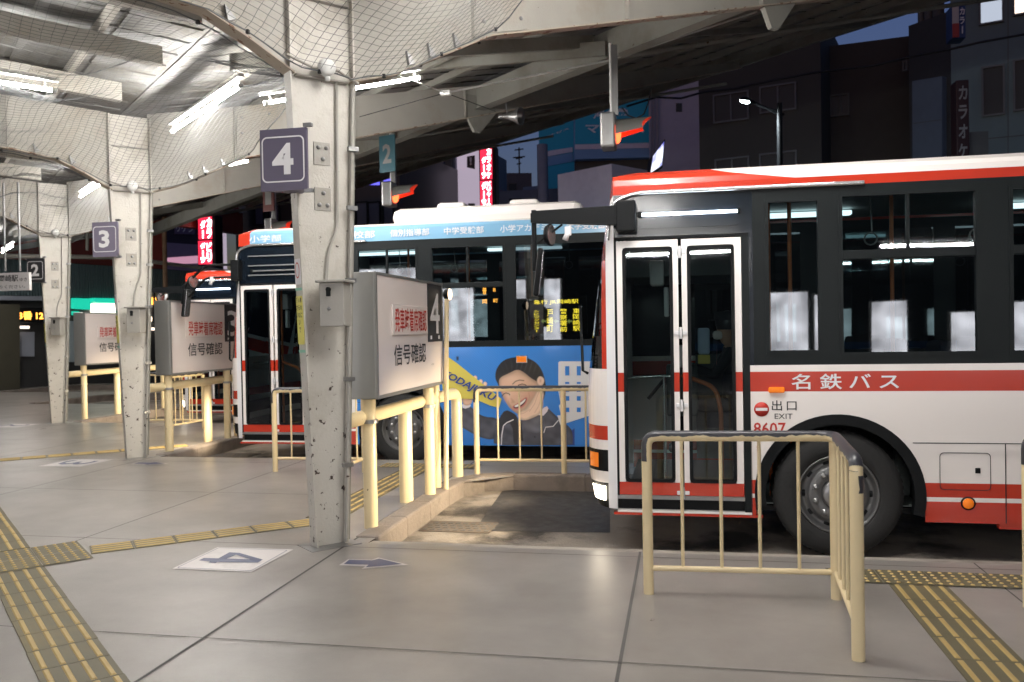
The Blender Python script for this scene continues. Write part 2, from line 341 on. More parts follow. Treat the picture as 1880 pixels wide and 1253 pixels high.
# ---------------------------------------------------------------- canopy
def rz(s): return 4.62+(.23*s if s > 0 else -.05*s)
BOT = [(.23, 3.52), (.6, 3.64), (1.05, 3.87), (1.55, 4.13), (5.6, 5.27), (12.6, 7.27)]
BOTL = [(-.23, 3.52), (-.55, 3.70), (-.87, 3.85), (-1.35, 3.92), (-9.4, 4.34)]
FR = lambda c: (V((c.x, c.y, 0)), AM, Z, RD)
def colframe(c, lab):
    t = thing('canopy_column', (c.x, c.y, 0), lab, 'column', 'canopy columns')
    f = FR(c-RD*.009)
    b = MB(); b.prism([(-.108, 0), (.105, 0), (.24, 3.52), (.24, 4.5), (-.24, 4.5), (-.24, 3.52)], f, .018, creamcol)
    for sgn, x0, x1 in ((-1, -.112, -.245), (1, .108, .245)):
        A = [(x0, 0), (x1, 3.52), (x1, 4.5), (x1+.014*sgn, 4.5), (x1+.014*sgn, 3.52), (x0+.014*sgn, 0)]
        b.prism(A if sgn > 0 else A[::-1], FR(c-RD*.06), .12, creamcol)
    b.prism([(-.22, 4.08), (.22, 4.08), (.22, 4.095), (-.22, 4.095)], FR(c-RD*.06), .12, cream)
    b.prism([(-.21, 3.5), (.21, 3.5), (.21, 3.512), (-.21, 3.512)], FR(c-RD*.06), .12, cream)
    b.build('column_shaft', t)
    b = MB(); b.box((-.2, -.14, 0), (.2, .14, .004), steel, Matrix.Translation(c) @ Matrix.Rotation(math.atan2(AM.y, AM.x), 4, 'Z')); b.build('base_plate', t)
    for z_ in (2.95, 2.61):
        b = MB(); b.prism([(-.07, z_-.085), (.06, z_-.085), (.06, z_+.085), (-.07, z_+.085)], FR(c-RD*.018), .008, cream)
        for a_, e_ in ((-.035, .045), (.03, .045), (0, -.04)) if z_ > 2.8 else ((0, .045), (-.035, -.045), (.03, -.045)):
            b.lathe(c+AM*a_-RD*.018+Z*(z_+e_), -RD, [(0, .016), (.01, .016), (.016, .009), (.018, 0)], steel, 10)
        b.build('splice_plate', t)
    for pts, name in ((BOT, 'right'), (BOTL, 'left')):
        top = [(s, rz(s)-.12) for s, _ in (pts[-1], pts[3], pts[0])]
        b = MB(); poly = pts+top
        b.prism(poly if name == 'right' else poly[::-1], f, .016, creamroof if False else cream)
        for (s0, z0), (s1, z1) in zip(pts[:-1], pts[1:]):
            d = -.014
            b.prism([(s0, z0), (s1, z1), (s1, z1+d), (s0, z0+d)][::1 if name == 'left' else -1], FR(c-RD*.075), .15, rustflange)
        if name == 'right':
            b.prism([(1.42, 4.12), (1.98, 4.27), (1.98, 4.9), (1.42, 4.78)], FR(c-RD*.026), .017, cream)
            for s_ in (1.5, 1.9):
                for q in range(3): b.lathe(c+AM*s_-RD*.026+Z*(4.22+(s_-1.42)*.27+q*.22), -RD, [(0, .018), (.012, .018), (.017, .01), (.018, 0)], steel, 10)
            for s_ in (1.38, 3.2, 5.3): 
                zz = 4.13+(s_-1.55)*.282; b.prism([(s_, zz+.0), (s_+.012, zz), (s_+.012, rz(s_)-.13), (s_, rz(s_)-.13)], FR(c-RD*.06), .12, cream)
        else:
            for s_ in (-1.4, -3.8, -6.5): b.prism([(s_, 3.95), (s_+.012, 3.95), (s_+.012, rz(s_)-.13), (s_, rz(s_)-.13)], FR(c-RD*.06), .12, cream)
        sc_ = [(.75, 3.74), (.95, 3.84), (1.2, 3.97)] if name == 'right' else [(-.7, 3.8), (-1.1, 3.9)]
        for s_, z_ in sc_: b.prism([(s_, z_+.0), (s_+.06, z_+.02), (s_-.02, z_+.11)], FR(c-RD*.045), .03, steel)
        b.build('cantilever_arm', t)
    b = MB(); b.tube([c+AM*.27-RD*.03+Z*3.50, c+AM*.135-RD*.05+Z*.03], .011, creamroof)
    b.build('conduit', t); b = MB(); b.tube([c+AM*.245-RD*.05+Z*3.46, c+AM*.105-RD*.08+Z*.02], .015, cream)
    b.build('conduit', t)
    for z_ in (3.0, 2.55, 2.0, 1.25, .6):
        b = MB(); s_ = .095+z_*.039; b.box((-.04, -.018, -.016), (.04, .018, .016), steel, Matrix.Translation(c+AM*(s_+.01)-RD*.075+Z*z_) @ Matrix.Rotation(math.atan2(AM.y, AM.x), 4, 'Z')); b.build('pipe_clamp', t)
    b = MB(); b.tube(bent([c+AM*.12-RD*.035+Z*3.5, c+AM*.10-RD*.035+Z*2.4, c+AM*.02-RD*.035+Z*2.22, c+AM*.0-RD*.035+Z*2.0], .08), .011, cream); b.build('cable_pipe', t)
    b = MB(); b.lathe(c+AM*.0-RD*.10+Z*3.57, -RD, [(0, .065), (.04, .065), (.06, .05), (.065, 0)], fixm, 20); b.lathe(c-RD*.13+Z*3.5, -Z, [(0, .02), (.03, .02), (.032, 0)], fixm, 12)
    b.tube([c-AM*.3-RD*.1+Z*3.62, c-AM*.1-RD*.1+Z*3.56, c+AM*.1-RD*.1+Z*3.57, c+AM*.28-RD*.08+Z*3.5], .011, cream)
    b.build('junction_box', t)
    return t
colframe(C4, 'weathered cream steel column carrying the number 4 sign, rusty chips down its web')
colframe(C4+D, 'cream steel column carrying the purple number 3 sign')
colframe(C4+D*2, 'distant cream steel column carrying the small number 2 sign at the left')
# column boxes, stickers
def column_box(off, lab, lab2, lab3):
    t = thing('switch_box', V((-2.49, 5.85, 1.64))+off, lab, 'switch box', 'switch boxes on the columns')
    b = MB(); b.rbox(V((-2.595, 5.83, 1.65))+off, V((-2.405, 5.96, 1.97))+off, cream, .006); b.build('case', t)
    b = MB(); b.rbox(V((-2.615, 5.80, 1.972))+off, V((-2.375, 5.98, 1.99))+off, cream, .004); b.build('lid', t)
    b = MB(); b.lathe(V((-2.52, 5.832, 1.92))+off, V((0, -1, 0)), [(0, .018), (.02, .018), (.024, 0)], blackm, 12); b.rbox(V((-2.535, 5.81, 1.87))+off, V((-2.505, 5.829, 1.91))+off, blackm, .004); b.build('latch', t)
    b = MB(); b.lathe(V((-2.52, 5.828, 1.78))+off, V((0, -1, 0)), [(0, .014), (.004, .014), (.005, 0)], steel, 12); b.build('keyhole', t)
    # stickers on the outer face of the left flange
    u = -RD; w = Z; n = u.cross(w)
    fx = lambda z: C4+off-AM*(.112+.014+.0378*z+.003)
    o = fx(1.55)+RD*.058+Z*1.52
    t = thing('notice_sticker', o, lab2, 'sticker', 'yellow notices on the columns')
    b = MB(); ys = mat('notice_yellow', (.75, .68, .18), .5, var=.05) if 'notice_yellow' not in MATS else MATS['notice_yellow']; gs = mat('tape_green', (.25, .55, .42), .5) if 'tape_green' not in MATS else MATS['tape_green']
    tl = lambda a, h: o+u*a+Z*h-AM*(h*.037)
    b.prism([(a, h) for a, h in rrect(.0, .0, .112, .36, .015)], (o, u, (Z-AM*.037), -AM), .003, ys); b.build('notice', t)
    for h in (-.06, .40): b = MB(); b.prism([(-.0, h), (.115, h), (.115, h+.02), (-.0, h+.02)], (o, u, Z-AM*.037, -AM), .002, gs); b.build('tape', t)
    for i, col in enumerate(('構内に', '入らないで', '下さい')):
        for j, ch in enumerate(col): text(ch, tl(.078-.036*i, .31-.055*j)-AM*.003, u, Z, .03, .038, ink, 'lettering', t, .01)
    o = fx(1.98)+RD*.05+Z*1.965
    t = thing('no_smoking_sticker', o, lab3, 'sticker', 'no smoking stickers on the columns')
    b = MB(); b.prism(rrect(0, 0, .1, .19, .01), (o, u, Z-AM*.037, -AM), .002, whitep); b.build('label_paper', t)
    b = MB(); c_ = [(.05+.038*math.cos(i*math.pi/12), .105+.06*math.sin(i*math.pi/12)) for i in range(24)]; c2 = [(.05+.030*math.cos(i*math.pi/12), .105+.05*math.sin(i*math.pi/12)) for i in range(24)]
    ringpoly(b, o, u, Z-AM*.037, -AM*.004, c_, c2, redink); b.prism([(.028, .07), (.034, .066), (.075, .14), (.069, .145)], (o, u, Z, -AM), .0035, redink); b.build('prohibition_ring', t)
    b = MB(); b.prism([(.03, .095), (.065, .095), (.065, .102), (.03, .102)], (o, u, Z, -AM), .004, ink); b.build('cigarette', t)
column_box(V((0, 0, 0)), 'cream switch box with black latch on column four', 'yellow vertical notice stuck on the left flange of column four', 'white no smoking sticker on the left flange of column four')
column_box(D, 'cream switch box on column three, on the side by the number 3 sign board', 'yellow notice stuck on the left flange of column three', 'small no smoking sticker on column three')
column_box(D*2, 'pale switch box on column two, left of the farthest white sign box', 'yellow notice on distant column two', 'tiny no smoking sticker on column two')
# number signs
def numsign(off, num, m, lab):
    o = V((-2.975, 5.705, 2.635))+off
    t = thing('platform_number_sign', o, lab, 'sign', 'platform number signs')
    b = MB(); b.prism([(0, 0), (.36, 0), (.36, .03), (.24, .17)], (o+V((0, 0, 0)), X, Yv, Z), .445, m); b.build('panel', t)
    b = MB(); ringpoly(b, o, X, Z, V((0, -.004, 0)), rrect(.015, .06, .345, .39, .04, 5), rrect(.025, .07, .335, .38, .032, 5), whitep); b.build('border', t)
    text(num, o+V((.095, 0, .115)), X, Z, .165 if num != '3' else .155, .225, whitep, 'number', t, .035, .004)
    for z_ in (-.02, .45): b = MB(); b.rbox(o+V((.335, .0, z_)), o+V((.40, .03, z_+.028)), steel, .003); b.build('bracket', t)
numsign(V((0, 0, 0)), '4', purple, 'large purple grey sign with white number 4 on column four')
numsign(D, '3', mat('sign_mauve', (.19, .17, .23), .45, var=.04), 'mauve sign with white number 3 on column three')
numsign(D*2, '2', charc, 'charcoal sign with white number 2 on distant column two')
# roof
T0, T1 = -9.2, 27.5
t = thing('canopy_roof', ST(0, 3, 4.5), 'gull winged canopy roof with pale sheets, purlins and rafters over the platforms', 'canopy')
b = MB()
for s0, s1 in ((0, 12.7), (-9.6, 0)):
    n = 26
    for i in range(n):
        a, e = s0+(s1-s0)*i/n, s0+(s1-s0)*(i+1)/n; off_ = .012*(i % 2)
        b.prism([(a, rz(a)+off_), (e, rz(e)+off_), (e, rz(e)+.03+off_), (a, rz(a)+.03+off_)][::-1], (V((C4.x, C4.y, 0))+RD*T0, AM, Z, RD), T1-T0, sheet if s0 < .5 or (a < 3) else sheetshade)
q = T0+.1
while q < T1:
    for s0, s1 in ((.05, 3), (3, 12.6), (-9.5, -.05)): b.prism([(s0, rz(s0)-.006), (s1, rz(s1)-.006), (s1, rz(s1)+.02), (s0, rz(s0)+.02)][::-1], (V((C4.x, C4.y, 0))+RD*q, AM, Z, RD), .02, sheetshade if s0 == 3 else sheet)
    q += .45
b.build('roof_sheet', t)
s = -9.2
while s < 12.6:
    if abs(s) > .35 and abs(s-5.6) > .3:
        b = MB(); z0 = rz(s)-.003; b.prism([(s-.03, z0-.11), (s+.03, z0-.11), (s+.03, z0), (s-.03, z0)][::-1], (V((C4.x, C4.y, 0))+RD*T0, AM, Z, RD), T1-T0, cream if s < 1 else creamroof); b.build('purlin', t)
    s += .92
b = MB(); b.prism([(5.55, 5.38), (5.65, 5.38), (5.65, 5.76), (5.55, 5.76)][::-1], (V((C4.x, C4.y, 0))+RD*T0, AM, Z, RD), T1-T0, creamroof)
b.prism([(5.5, 5.365), (5.7, 5.365), (5.7, 5.378), (5.5, 5.378)][::-1], (V((C4.x, C4.y, 0))+RD*T0, AM, Z, RD), T1-T0, creamroof); b.build('edge_beam', t)
b = MB(); b.prism([(12.66, rz(12.66)-.2), (12.74, rz(12.66)-.2), (12.78, rz(12.7)+.05), (12.72, rz(12.7)+.05)][::-1], (V((C4.x, C4.y, 0))+RD*T0, AM, Z, RD), T1-T0, creamroof); b.build('fascia', t)
for k in range(-2, 5):
    tt = 3+5.983*k
    for s0, s1, dz in ((-9.3, -.35, .30), (.35, 5.5, .30), (5.7, 12.6, .22)):
        b = MB(); f = (V((C4.x, C4.y, 0))+RD*(tt-.04), AM, Z, RD)
        za, zb = rz(s0)-.125, rz(s1)-.125
        b.prism([(s0, za-dz+.125), (s1, zb-dz+.125), (s1, zb), (s0, za)][::-1], f, .08 if s0 > 0 else .14, creamroof if s0 > 0 else cream); b.build('rafter', t)
    for dt in (-1.5, 1.5):
        b = MB(); b.prism([(-9.3, rz(-9.3)-.33), (-.4, rz(-.4)-.33), (-.4, rz(-.4)-.125), (-9.3, rz(-9.3)-.125)][::-1], (V((C4.x, C4.y, 0))+RD*(tt+dt), AM, Z, RD), .1, cream); b.build('rafter', t)
for k in range(-1, 3):
    nd = ST(5.5, 2.72+5.983*k, 5.46)
    b = MB(); b.box(nd+V((-4.6, -.03, -.06)), nd+V((0, .03, .14)), creamroof); b.build('cross_brace', t)
    nd2 = ST(5.9, 2.9+5.983*k, 5.5); nd3 = ST(12.4, .2+5.983*k, 6.95)
    b = MB(); b.tube([nd2, nd3], .035, creamroof, 6); b.build('diagonal_brace', t)
# brackets below the edge beam at each arm
for k in range(0, 3):
    c = C4+D*k; b = MB(); b.prism([(5.35, 5.22), (5.5, 4.98), (5.62, 4.98), (5.95, 5.35), (5.9, 5.6), (5.35, 5.6)][::-1], FR(c-RD*.03), .06, creamroof); b.build('gusset', t)
# conduit under the roof
w1 = PL(818, 171, ST(3.2, 0), AM); w0 = PL(735, 140, ST(2.3, 0), AM); w2 = ST(5.5, 2.7, 5.32); w3 = PL(1390, 22, ST(7.0, 0), AM)
b = MB(); b.tube([w0, w1], .008, fixm, 6); b.tube([w1, w2, w3], .013, fixm, 6); b.rbox(w1-V((.07, .03, .03)), w1+V((.07, .03, .03)), fixm, .01)
w4 = PL(660, 215, ST(2.6, 0), AM); w5 = PL(910, 205, ST(5.2, 0), AM); b.tube([w4, w1, w5], .006, cabl, 5)
tag(b.build('conduit_run'), 'thin white conduit with a small junction box under the dark canopy edge', 'conduit')
# nets, slung from arm to arm
def net(t0, nt, lab, s_lo, s_hi, cell=.07):
    b = MB(); bay = D.length
    def zb(s):
        P = sorted(BOT+BOTL+[(0, 3.52)])
        for (a, za), (e, ze) in zip(P[:-1], P[1:]):
            if a <= s <= e: return za+(ze-za)*(s-a)/(e-a)
        return P[0][1]
    def pt(s, tl):
        k = math.sin(math.pi*min(max(tl/bay, 0), 1)); h = .62 if s > -.2 else (.62*max(0, 1-(-.2-s)/1.2)-.05*min(1, (-.2-s)))
        h2 = noise.noise(V((s*.9, tl*.9, t0)))*.20*k+noise.noise(V((s*3, tl*3, 5)))*.03*k
        edge = .04*math.sin(tl*9+s*3)
        return ST(s+noise.noise(V((s*2, tl*2, 9)))*.03, t0+tl, zb(s)-.03+h*k+h2+(edge*.4 if k < .2 else 0))
    def strand(P, r=.0017):
        vs = []; fs = []
        for i, p in enumerate(P):
            d = (P[min(i+1, len(P)-1)]-P[max(i-1, 0)]).normalized(); a = d.cross(Z).normalized(); c = a.cross(d)
            vs += [p+a*r, p-a*r*.5+c*r*.87, p-a*r*.5-c*r*.87]
        for i in range(len(P)-1):
            q = i*3; fs += [(q, q+1, q+4, q+3), (q+1, q+2, q+5, q+4), (q+2, q, q+3, q+5)]
        b.add(vs, fs, netm)
    s = s_lo
    while s <= s_hi: 
        lo, hi = .12, bay-.12
        if s > .25: hi = bay-.12
        strand([pt(s, lo+(hi-lo)*i/40) for i in range(41)]); s += cell
    tl = .12
    while tl < bay-.1:
        n = int((s_hi-s_lo)/.12); strand([pt(s_lo+(s_hi-s_lo)*i/n, tl) for i in range(n+1)]); tl += cell
    b.tube([pt(s_hi, .12+(bay-.24)*i/30) for i in range(31)], .006, netm, 5); 
    for tl in (.12, bay-.12):
        P = [pt(s_lo+(s_hi-s_lo)*i/60, tl)+Z*random.uniform(-.012, .012) for i in range(61)]; b.tube(P, .0055, netm, 5)
        for q in P[::4]: b.rbox(q-V((.012, .012, .018)), q+V((.012, .012, .012)), cabl, .003)
    return tag(b.build('bird_net'), lab, 'net', 'bird nets under the canopy')
net(-5.983, 1, 'grey bird net hanging nearest, over column four and the top edge', -6.5, 1.55)
net(0, 1, 'grey bird net sagging between column three and column four', -7.5, 1.55)
net(5.983, 1, 'grey bird net between column two and column three', -8.5, 1.55, .09)
net(11.966, 1, 'far grey bird net beyond column two', -9, 1.55, .12)
# fluorescent lamps
def fluo(a, b_, lab, fixture=True):
    a = V(a); b_ = V(b_); d = (b_-a); L = d.length; d.normalize(); mid = (a+b_)/2
    t = thing('fluorescent_lamp', mid, lab, 'lamp', 'fluorescent lamps under the canopy')
    b = MB(); b.tube([a, b_], .018, tube, 8); b.build('tube', t)
    side = d.cross(Z).normalized(); up = side.cross(d); up = up if up.z > 0 else -up
    b = MB(); b.tube([a-d*.05, a], .026, fixm, 10); b.tube([b_, b_+d*.05], .026, fixm, 10)
    for s_ in (.02, .98):
        q = a+d*(L*s_); b.prism([(-.012, 0), (.012, 0), (.012, .09), (-.012, .09)], (q-d*.01, side, up, d), .02, fixm)
    b.prism([(-.03, .085), (.03, .085), (.025, .12), (-.025, .12)], (a-d*.06, side, up, d), L+.12, fixm); b.build('housing', t)
for k, lab in ((0, 'bright fluorescent tube slanting across the canopy left of column four'), (1, 'small distant fluorescent tube left of column three'), (2, 'tiny fluorescent tube beyond column two'), (-1, 'fluorescent tube above the near platform by column four'), (3, 'farthest fluorescent tube along the row')):
    fluo(ST(.30, 2.6+5.983*k, 4.13), ST(.30, 5.05+5.983*k, 4.16), lab)
for k, lab in ((0, 'glowing fluorescent tube at the upper left edge behind the net'),):
    fluo(ST(-3.7, 3+5.983*k, 3.98), ST(-1.35, 3+5.983*k, 3.93), lab)
for k, lab in ((0, 'bright fluorescent tube right behind column four'), (1, 'fluorescent tube behind column three'), (-1, 'fluorescent tube above the near railing')):
    fluo(ST(.75, 3+5.983*k, 4.12), ST(2.65, 3+5.983*k, 4.70), lab)
for xx_, lb in ((-1.2, 'left'), (4.2, 'right')): fluo((xx_, -6.0, 3.25), (xx_+2.4, -6.0, 3.25), f'{lb} unseen fluorescent tube added behind the photographer to light the bus sides')  # unseen tubes, added to brighten the bus sides
for s_, t_, lab in ((-6.5, -8, 'fluorescent tube over the waiting area behind the photographer'),):
    fluo(ST(s_, t_-1.2, 4.1), ST(s_, t_+1.2, 4.1), lab)
# ---------------------------------------------------------------- barriers, sign boxes
def barrier(off, lab):
    t = thing('pipe_barrier', V((-2.5, 7.8, 0))+off, lab, 'barrier', 'thick cream pipe barriers')
    for x, y, z, r in ((-2.515, 6.58, 1.055, .056), (-2.56, 7.63, .90, .064), (-2.43, 7.97, 1.055, .052), (-2.47, 8.32, 1.055, .05), (-2.53, 6.78, .9, .05)):
        if (x, y) == (-2.53, 6.78): continue
        b = MB(); b.tube([V((x, y, 0))+off, V((x, y, z))+off], r, yel, 16); b.build('post', t)
    b = MB(); b.tube(bent([V((-2.60, 6.22, .90))+off, V((-2.54, 7.0, .91))+off, V((-2.50, 8.0, .92))+off, V((-2.44, 9.05, .92))+off, V((-2.44, 9.05, 0))+off], .13, 6), .06, yel, 16); b.build('rail', t)
    b = MB()
    for y, z in ((6.58, .86), (7.97, .86)): b.tube([V((-2.51 if y < 7 else -2.43, y, z))+off, V((-2.51 if y < 7 else -2.43, y, z+.03))+off], .068, steel, 16)
    b.build('clamp', t)
def signbox(off, num, lab):
    t = thing('driver_sign_box', V((-2.52, 7.45, 1.06))+off, lab, 'sign box', 'driver sign boxes')
    b = MB(); b.rbox(V((-2.64, 6.48, 1.062))+off, V((-2.412, 8.42, 2.09))+off, casing, .008)
    for y0, y1, z0, z1 in ((6.48, 6.505, 1.062, 2.09), (8.395, 8.42, 1.062, 2.09), (6.505, 8.395, 1.062, 1.09), (6.505, 8.395, 2.068, 2.09)): b.box(V((-2.4125, y0, z0))+off, V((-2.395, y1, z1))+off, casing)
    b.build('casing', t)
    b = MB(); b.box(V((-2.411, 6.505, 1.09))+off, V((-2.404, 8.395, 2.068))+off, face); b.build('face_panel', t)
    b = MB(); b.rbox(V((-2.403, 6.85, 1.575))+off, V((-2.390, 7.86, 1.835))+off, face, .003); r = b.build('notice_plate', t)
    text('発車時着席確認', V((-2.389, 6.90, 1.6))+off, Yv, Z, .91, .21, redink, 'lettering', r, .010, .002)
    text('信号確認', V((-2.403, 6.90, 1.31))+off, Yv, Z, .92, .185, ink, 'lettering', t, .008, .002)
    text('点検済', V((-2.403, 7.99, 1.27))+off, Yv, Z, .1, .02, steel, 'lettering', t, .0, .002)
    b = MB(); b.box(V((-2.4035, 7.9, 1.5))+off, V((-2.399, 8.392, 2.066))+off, charc); r = b.build('number_plate', t)
    text(num, V((-2.399, 7.97, 1.58))+off, Yv, Z, .33, .40, whitep, 'number', r, .01, .002)
    b = MB(); b.box(V((-2.3985, 7.97, 1.525))+off, V((-2.397, 8.02, 1.56))+off, whitep); b.box(V((-2.3985, 8.24, 1.525))+off, V((-2.397, 8.29, 1.56))+off, whitep); b.build('mark', r)
def guide_lamp(off, lab):
    t = thing('guide_lamp_pole', V((-2.35, 8.25, 0))+off, lab, 'pole lamp', 'pole lamps by the sign boxes')
    b = MB(); b.tube([V((-2.35, 8.25, 0))+off, V((-2.36, 8.44, 1.93))+off], .024, yel, 10); b.build('pole', t)
    b = MB(); b.lathe(V((-2.38, 8.48, 1.98))+off, X, [(-.03, .02), (0, .06), (.03, .066), (.04, .066)], blackm, 18); b.build('lamp_housing', t)
    b = MB(); b.lathe(V((-2.34, 8.48, 1.98))+off, X, [(0, .06), (.015, .05), (.02, 0)], MATS.get('guide_lens') or emit('guide_lens', (1, .75, .5), 2.2), 18); b.build('lens', t)
for k, nm in ((0, 'four'), (1, 'three'), (2, 'two')):
    barrier(D*k, f'thick cream pipe barrier carrying sign box {nm}')
    signbox(D*k, str(4-k), {0: 'nearest white faced sign box with black plate 4', 1: 'middle white faced sign box with plate 3, partly behind the blue advert bus', 2: 'farthest white faced sign box, half hidden behind column three'}[k])
    guide_lamp(D*k, f'slim cream pole with round lamp at the corner of sign box {nm}')
# railings
def railing(posts, bars, lab, worn=True, ztop=.95, foot=True):
    base = V((posts[0][0], posts[0][1], 0)); t = thing('guard_railing', base, lab, 'railing', 'cream guard railings')
    for i, p in enumerate(posts):
        top = .93 if 0 < i < len(posts)-1 else .80
        b = MB(); b.tube([V((p[0], p[1], 0)), V((p[0], p[1], top))], .031, yel, 14); b.build('post', t)
    P = [V((posts[0][0], posts[0][1], .80))]+[V((p[0], p[1], ztop)) for p in posts]+[V((posts[-1][0], posts[-1][1], .80))]
    b = MB(); b.tube(bent(P, .10, 6), .0315, yel, 14); b.build('top_rail', t)
    if worn:
        Q = bent(P, .10, 6); b = MB(); rng = random.Random(5)
        # worn dark upper skin, ragged lower edge
        n = 10; fine = []
        for a, e in zip(Q[:-1], Q[1:]):
            k = max(1, int((e-a).length/.02)); fine += [a.lerp(e, j/k) for j in range(k)]
        fine.append(Q[-1]); vs = []; fs = []
        for i, p in enumerate(fine):
            d = (fine[min(i+1, len(fine)-1)]-fine[max(i-1, 0)]).normalized(); sd = d.cross(Z)
            sd = sd.normalized() if sd.length > .2 else V((P[2]-P[1]).cross(Z)).normalized(); up = sd.cross(d).normalized()
            if up.z < -.01: up = -up; sd = -sd
            if abs(d.z) > .85: up = (up if up.z > 0 else up)
            lim = 1.45+.42*noise.noise(p*14)+.3*noise.noise(p*40)
            for j in range(n): 
                a = -lim+2*lim*j/(n-1); vs.append(p+(sd*math.sin(a)+up*math.cos(a))*.0328)
        for i in range(len(fine)-1):
            for j in range(n-1): fs.append((i*n+j, i*n+j+1, (i+1)*n+j+1, (i+1)*n+j))
        b.add(vs, fs, darkrail, True); b.build('worn_capping', t)
    for (a, e), xs in zip(zip(posts[:-1], posts[1:]), bars):
        a = V((a[0], a[1], 0)); e = V((e[0], e[1], 0))
        b = MB(); b.tube([a+Z*.155, e+Z*.155], .017, yel, 10); b.build('bottom_rail', t)
        for x in xs:
            q = a.lerp(e, x); b = MB(); b.tube([q+Z*.155, q+Z*.93], .0105, yel, 8); b.build('bar', t)
    return t
R4 = [(-.215, 5.155), (.865, 5.205), (.805, 4.268)]; bars4 = [(.19, .40, .605, .81), (.2, .4, .6, .8)]
ra = railing(R4, bars4, 'near cream railing with worn black top bending round in the right foreground')
dup(ra, D, 'cream railing with dark top behind column four'); dup(ra, D*2, 'cream railing beside sign box three in the left distance')
RC = [(-2.265, 9.24), (-1.285, 9.26), (-.3, 9.26), (.7, 9.26)]; barsc = [(.25, .5, .75)]*3
rc = railing(RC, barsc, 'cream railing on the kerb in front of the blue advert panel')
dup(rc, D, 'cream railing on the kerb of the second bay'); dup(rc, V((4.15, -4.04, 0)), 'cream railing cut off by the right edge of the photo')
# hanging signals
def hang_signal(off, num, pm_, lab):
    o = V((-.86, 11.28, 4.2))+off
    t = thing('hanging_signal', o, lab, 'signal', 'red signals hanging from the canopy')
    b = MB(); b.rbox(o+V((-.14, -.17, -.24)), o+V((.06, .17, .22)), fixm if False else steel, .03); b.build('housing', t)
    b = MB(); b.lathe(o+V((.065, 0, -.02)), X, [(0, .15), (.03, .14), (.05, .1), (.06, 0)], MATS.get('signal_red') or emit('signal_red', (1, .10, .03), 2.6), 24); b.build('lens', t)
    b = MB(); vs = []; fs = []; n = 14     # hood
    for i in range(7):
        L = .06+.46*i/6
        for j in range(n):
            a = math.radians(-20+220*j/(n-1)); drop = .0
            rr = .165-.05*i/6
            vs.append(o+V((L-.10*i/6*abs(math.cos(a))**2*1.2, rr*math.cos(a), -.02+rr*math.sin(a)+.06*i/6)))
    for i in range(6):
        for j in range(n-1): fs.append((i*n+j, i*n+j+1, (i+1)*n+j+1, (i+1)*n+j))
    b.add(vs, fs, MATS.get('hood_grey') or mat('hood_grey', (.12, .12, .11), .5), True); b.build('hood', t)
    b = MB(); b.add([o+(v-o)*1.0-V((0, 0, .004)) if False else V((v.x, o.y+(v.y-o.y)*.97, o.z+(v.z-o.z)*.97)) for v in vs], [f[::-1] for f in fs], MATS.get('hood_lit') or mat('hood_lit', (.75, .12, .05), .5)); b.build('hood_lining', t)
    b = MB(); b.tube([o+V((0, 0, .2)), o+V((0, 0, 1.15))], .022, fixm, 8)
    b.box(o+V((.01, -.03, .2)), o+V((.09, .03, 1.12)), steel); b.build('hanger', t)
    if num:
        r = MB(); q = o+V((-.02, -.16, .38)); uu = V((.82, .57, 0)).normalized(); uu = V((.95, -.3, 0)).normalized()
        r.prism([(-.16, 0), (.2, 0), (.2, .68), (-.16, .68)], (q, uu, Z, uu.cross(Z)), .02, pm_); r = r.build('number_plate', t)
        text(num, q+uu*-.08+Z*.16, uu, Z, .2, .36, MATS.get('dim_grey') or mat('dim_grey', (.26, .26, .25), .5), 'number', r, .03, .024)
hang_signal(V((0, 0, 0)), None, None, 'red lit signal with long hood hanging above the nearest bus')
hang_signal(D, '2', mat('plate_teal', (.03, .13, .17), .4), 'red lit signal hanging under a teal number 2 plate')
hang_signal(D*2, '1', mat('plate_red', (.12, .02, .015), .4), 'small red signal with number 1 plate just left of column four')
# loudspeaker
o = PL(932, 214, ST(5.7, 0, 0), AM)
t = thing('loudspeaker', o, 'grey horn loudspeaker hanging from a canopy bracket', 'loudspeaker')
ax = V((1, -.25, -.1)).normalized()
MB().lathe(o, ax, [(-.1, .03), (-.04, .045), (0, .05), (.1, .08), (.2, .13), (.24, .15), (.245, .145), (.2, .11), (.1, .05)], steel, 24).build('horn', t)
MB().lathe(o-ax*.16, ax, [(0, .03), (.01, .045), (.07, .045), (.08, .03)], steel, 16).build('driver_unit', t)
MB().tube([o+Z*.02, o+V((-.02, 0, .22))], .015, steel, 8).build('bracket', t)
# hanging white sign board at the left edge
a = PY(-60, 500, 13.2); e = PY(53, 500, 13.2); a2 = PY(53, 533, 13.2)
t = thing('hanging_signboard', V(((a.x+e.x)/2, 13.2, a2.z)), 'white hanging board with black Japanese destination text at the left edge', 'sign')
h = e.z-a2.z; MB().box((a.x, 13.2, a2.z), (e.x, 13.26, e.z), MATS['face_b'] if 'face_b' in MATS else mat('face_b', (.7, .68, .68), .4)).build('board', t)
text('岡崎駅', V((e.x-.62, 13.2, a2.z+h*.50)), X, Z, .40, h*.38, ink, 'lettering', t, .01, .004)
text('ゆき', V((e.x-.19, 13.2, a2.z+h*.50)), X, Z, .15, h*.2, ink, 'lettering', t, .0, .004)
text('乗車後はお通りください。', V((a.x+.04, 13.2, a2.z+h*.12)), X, Z, e.x-a.x-.12, h*.2, ink, 'lettering', t, .0, .004)
b = MB()
for px in (10, 37): q = PY(px, 498, 13.23); b.tube([q, V((q.x, q.y, 4.4))], .02, steel, 8)
b.build('hanger_rod', t)
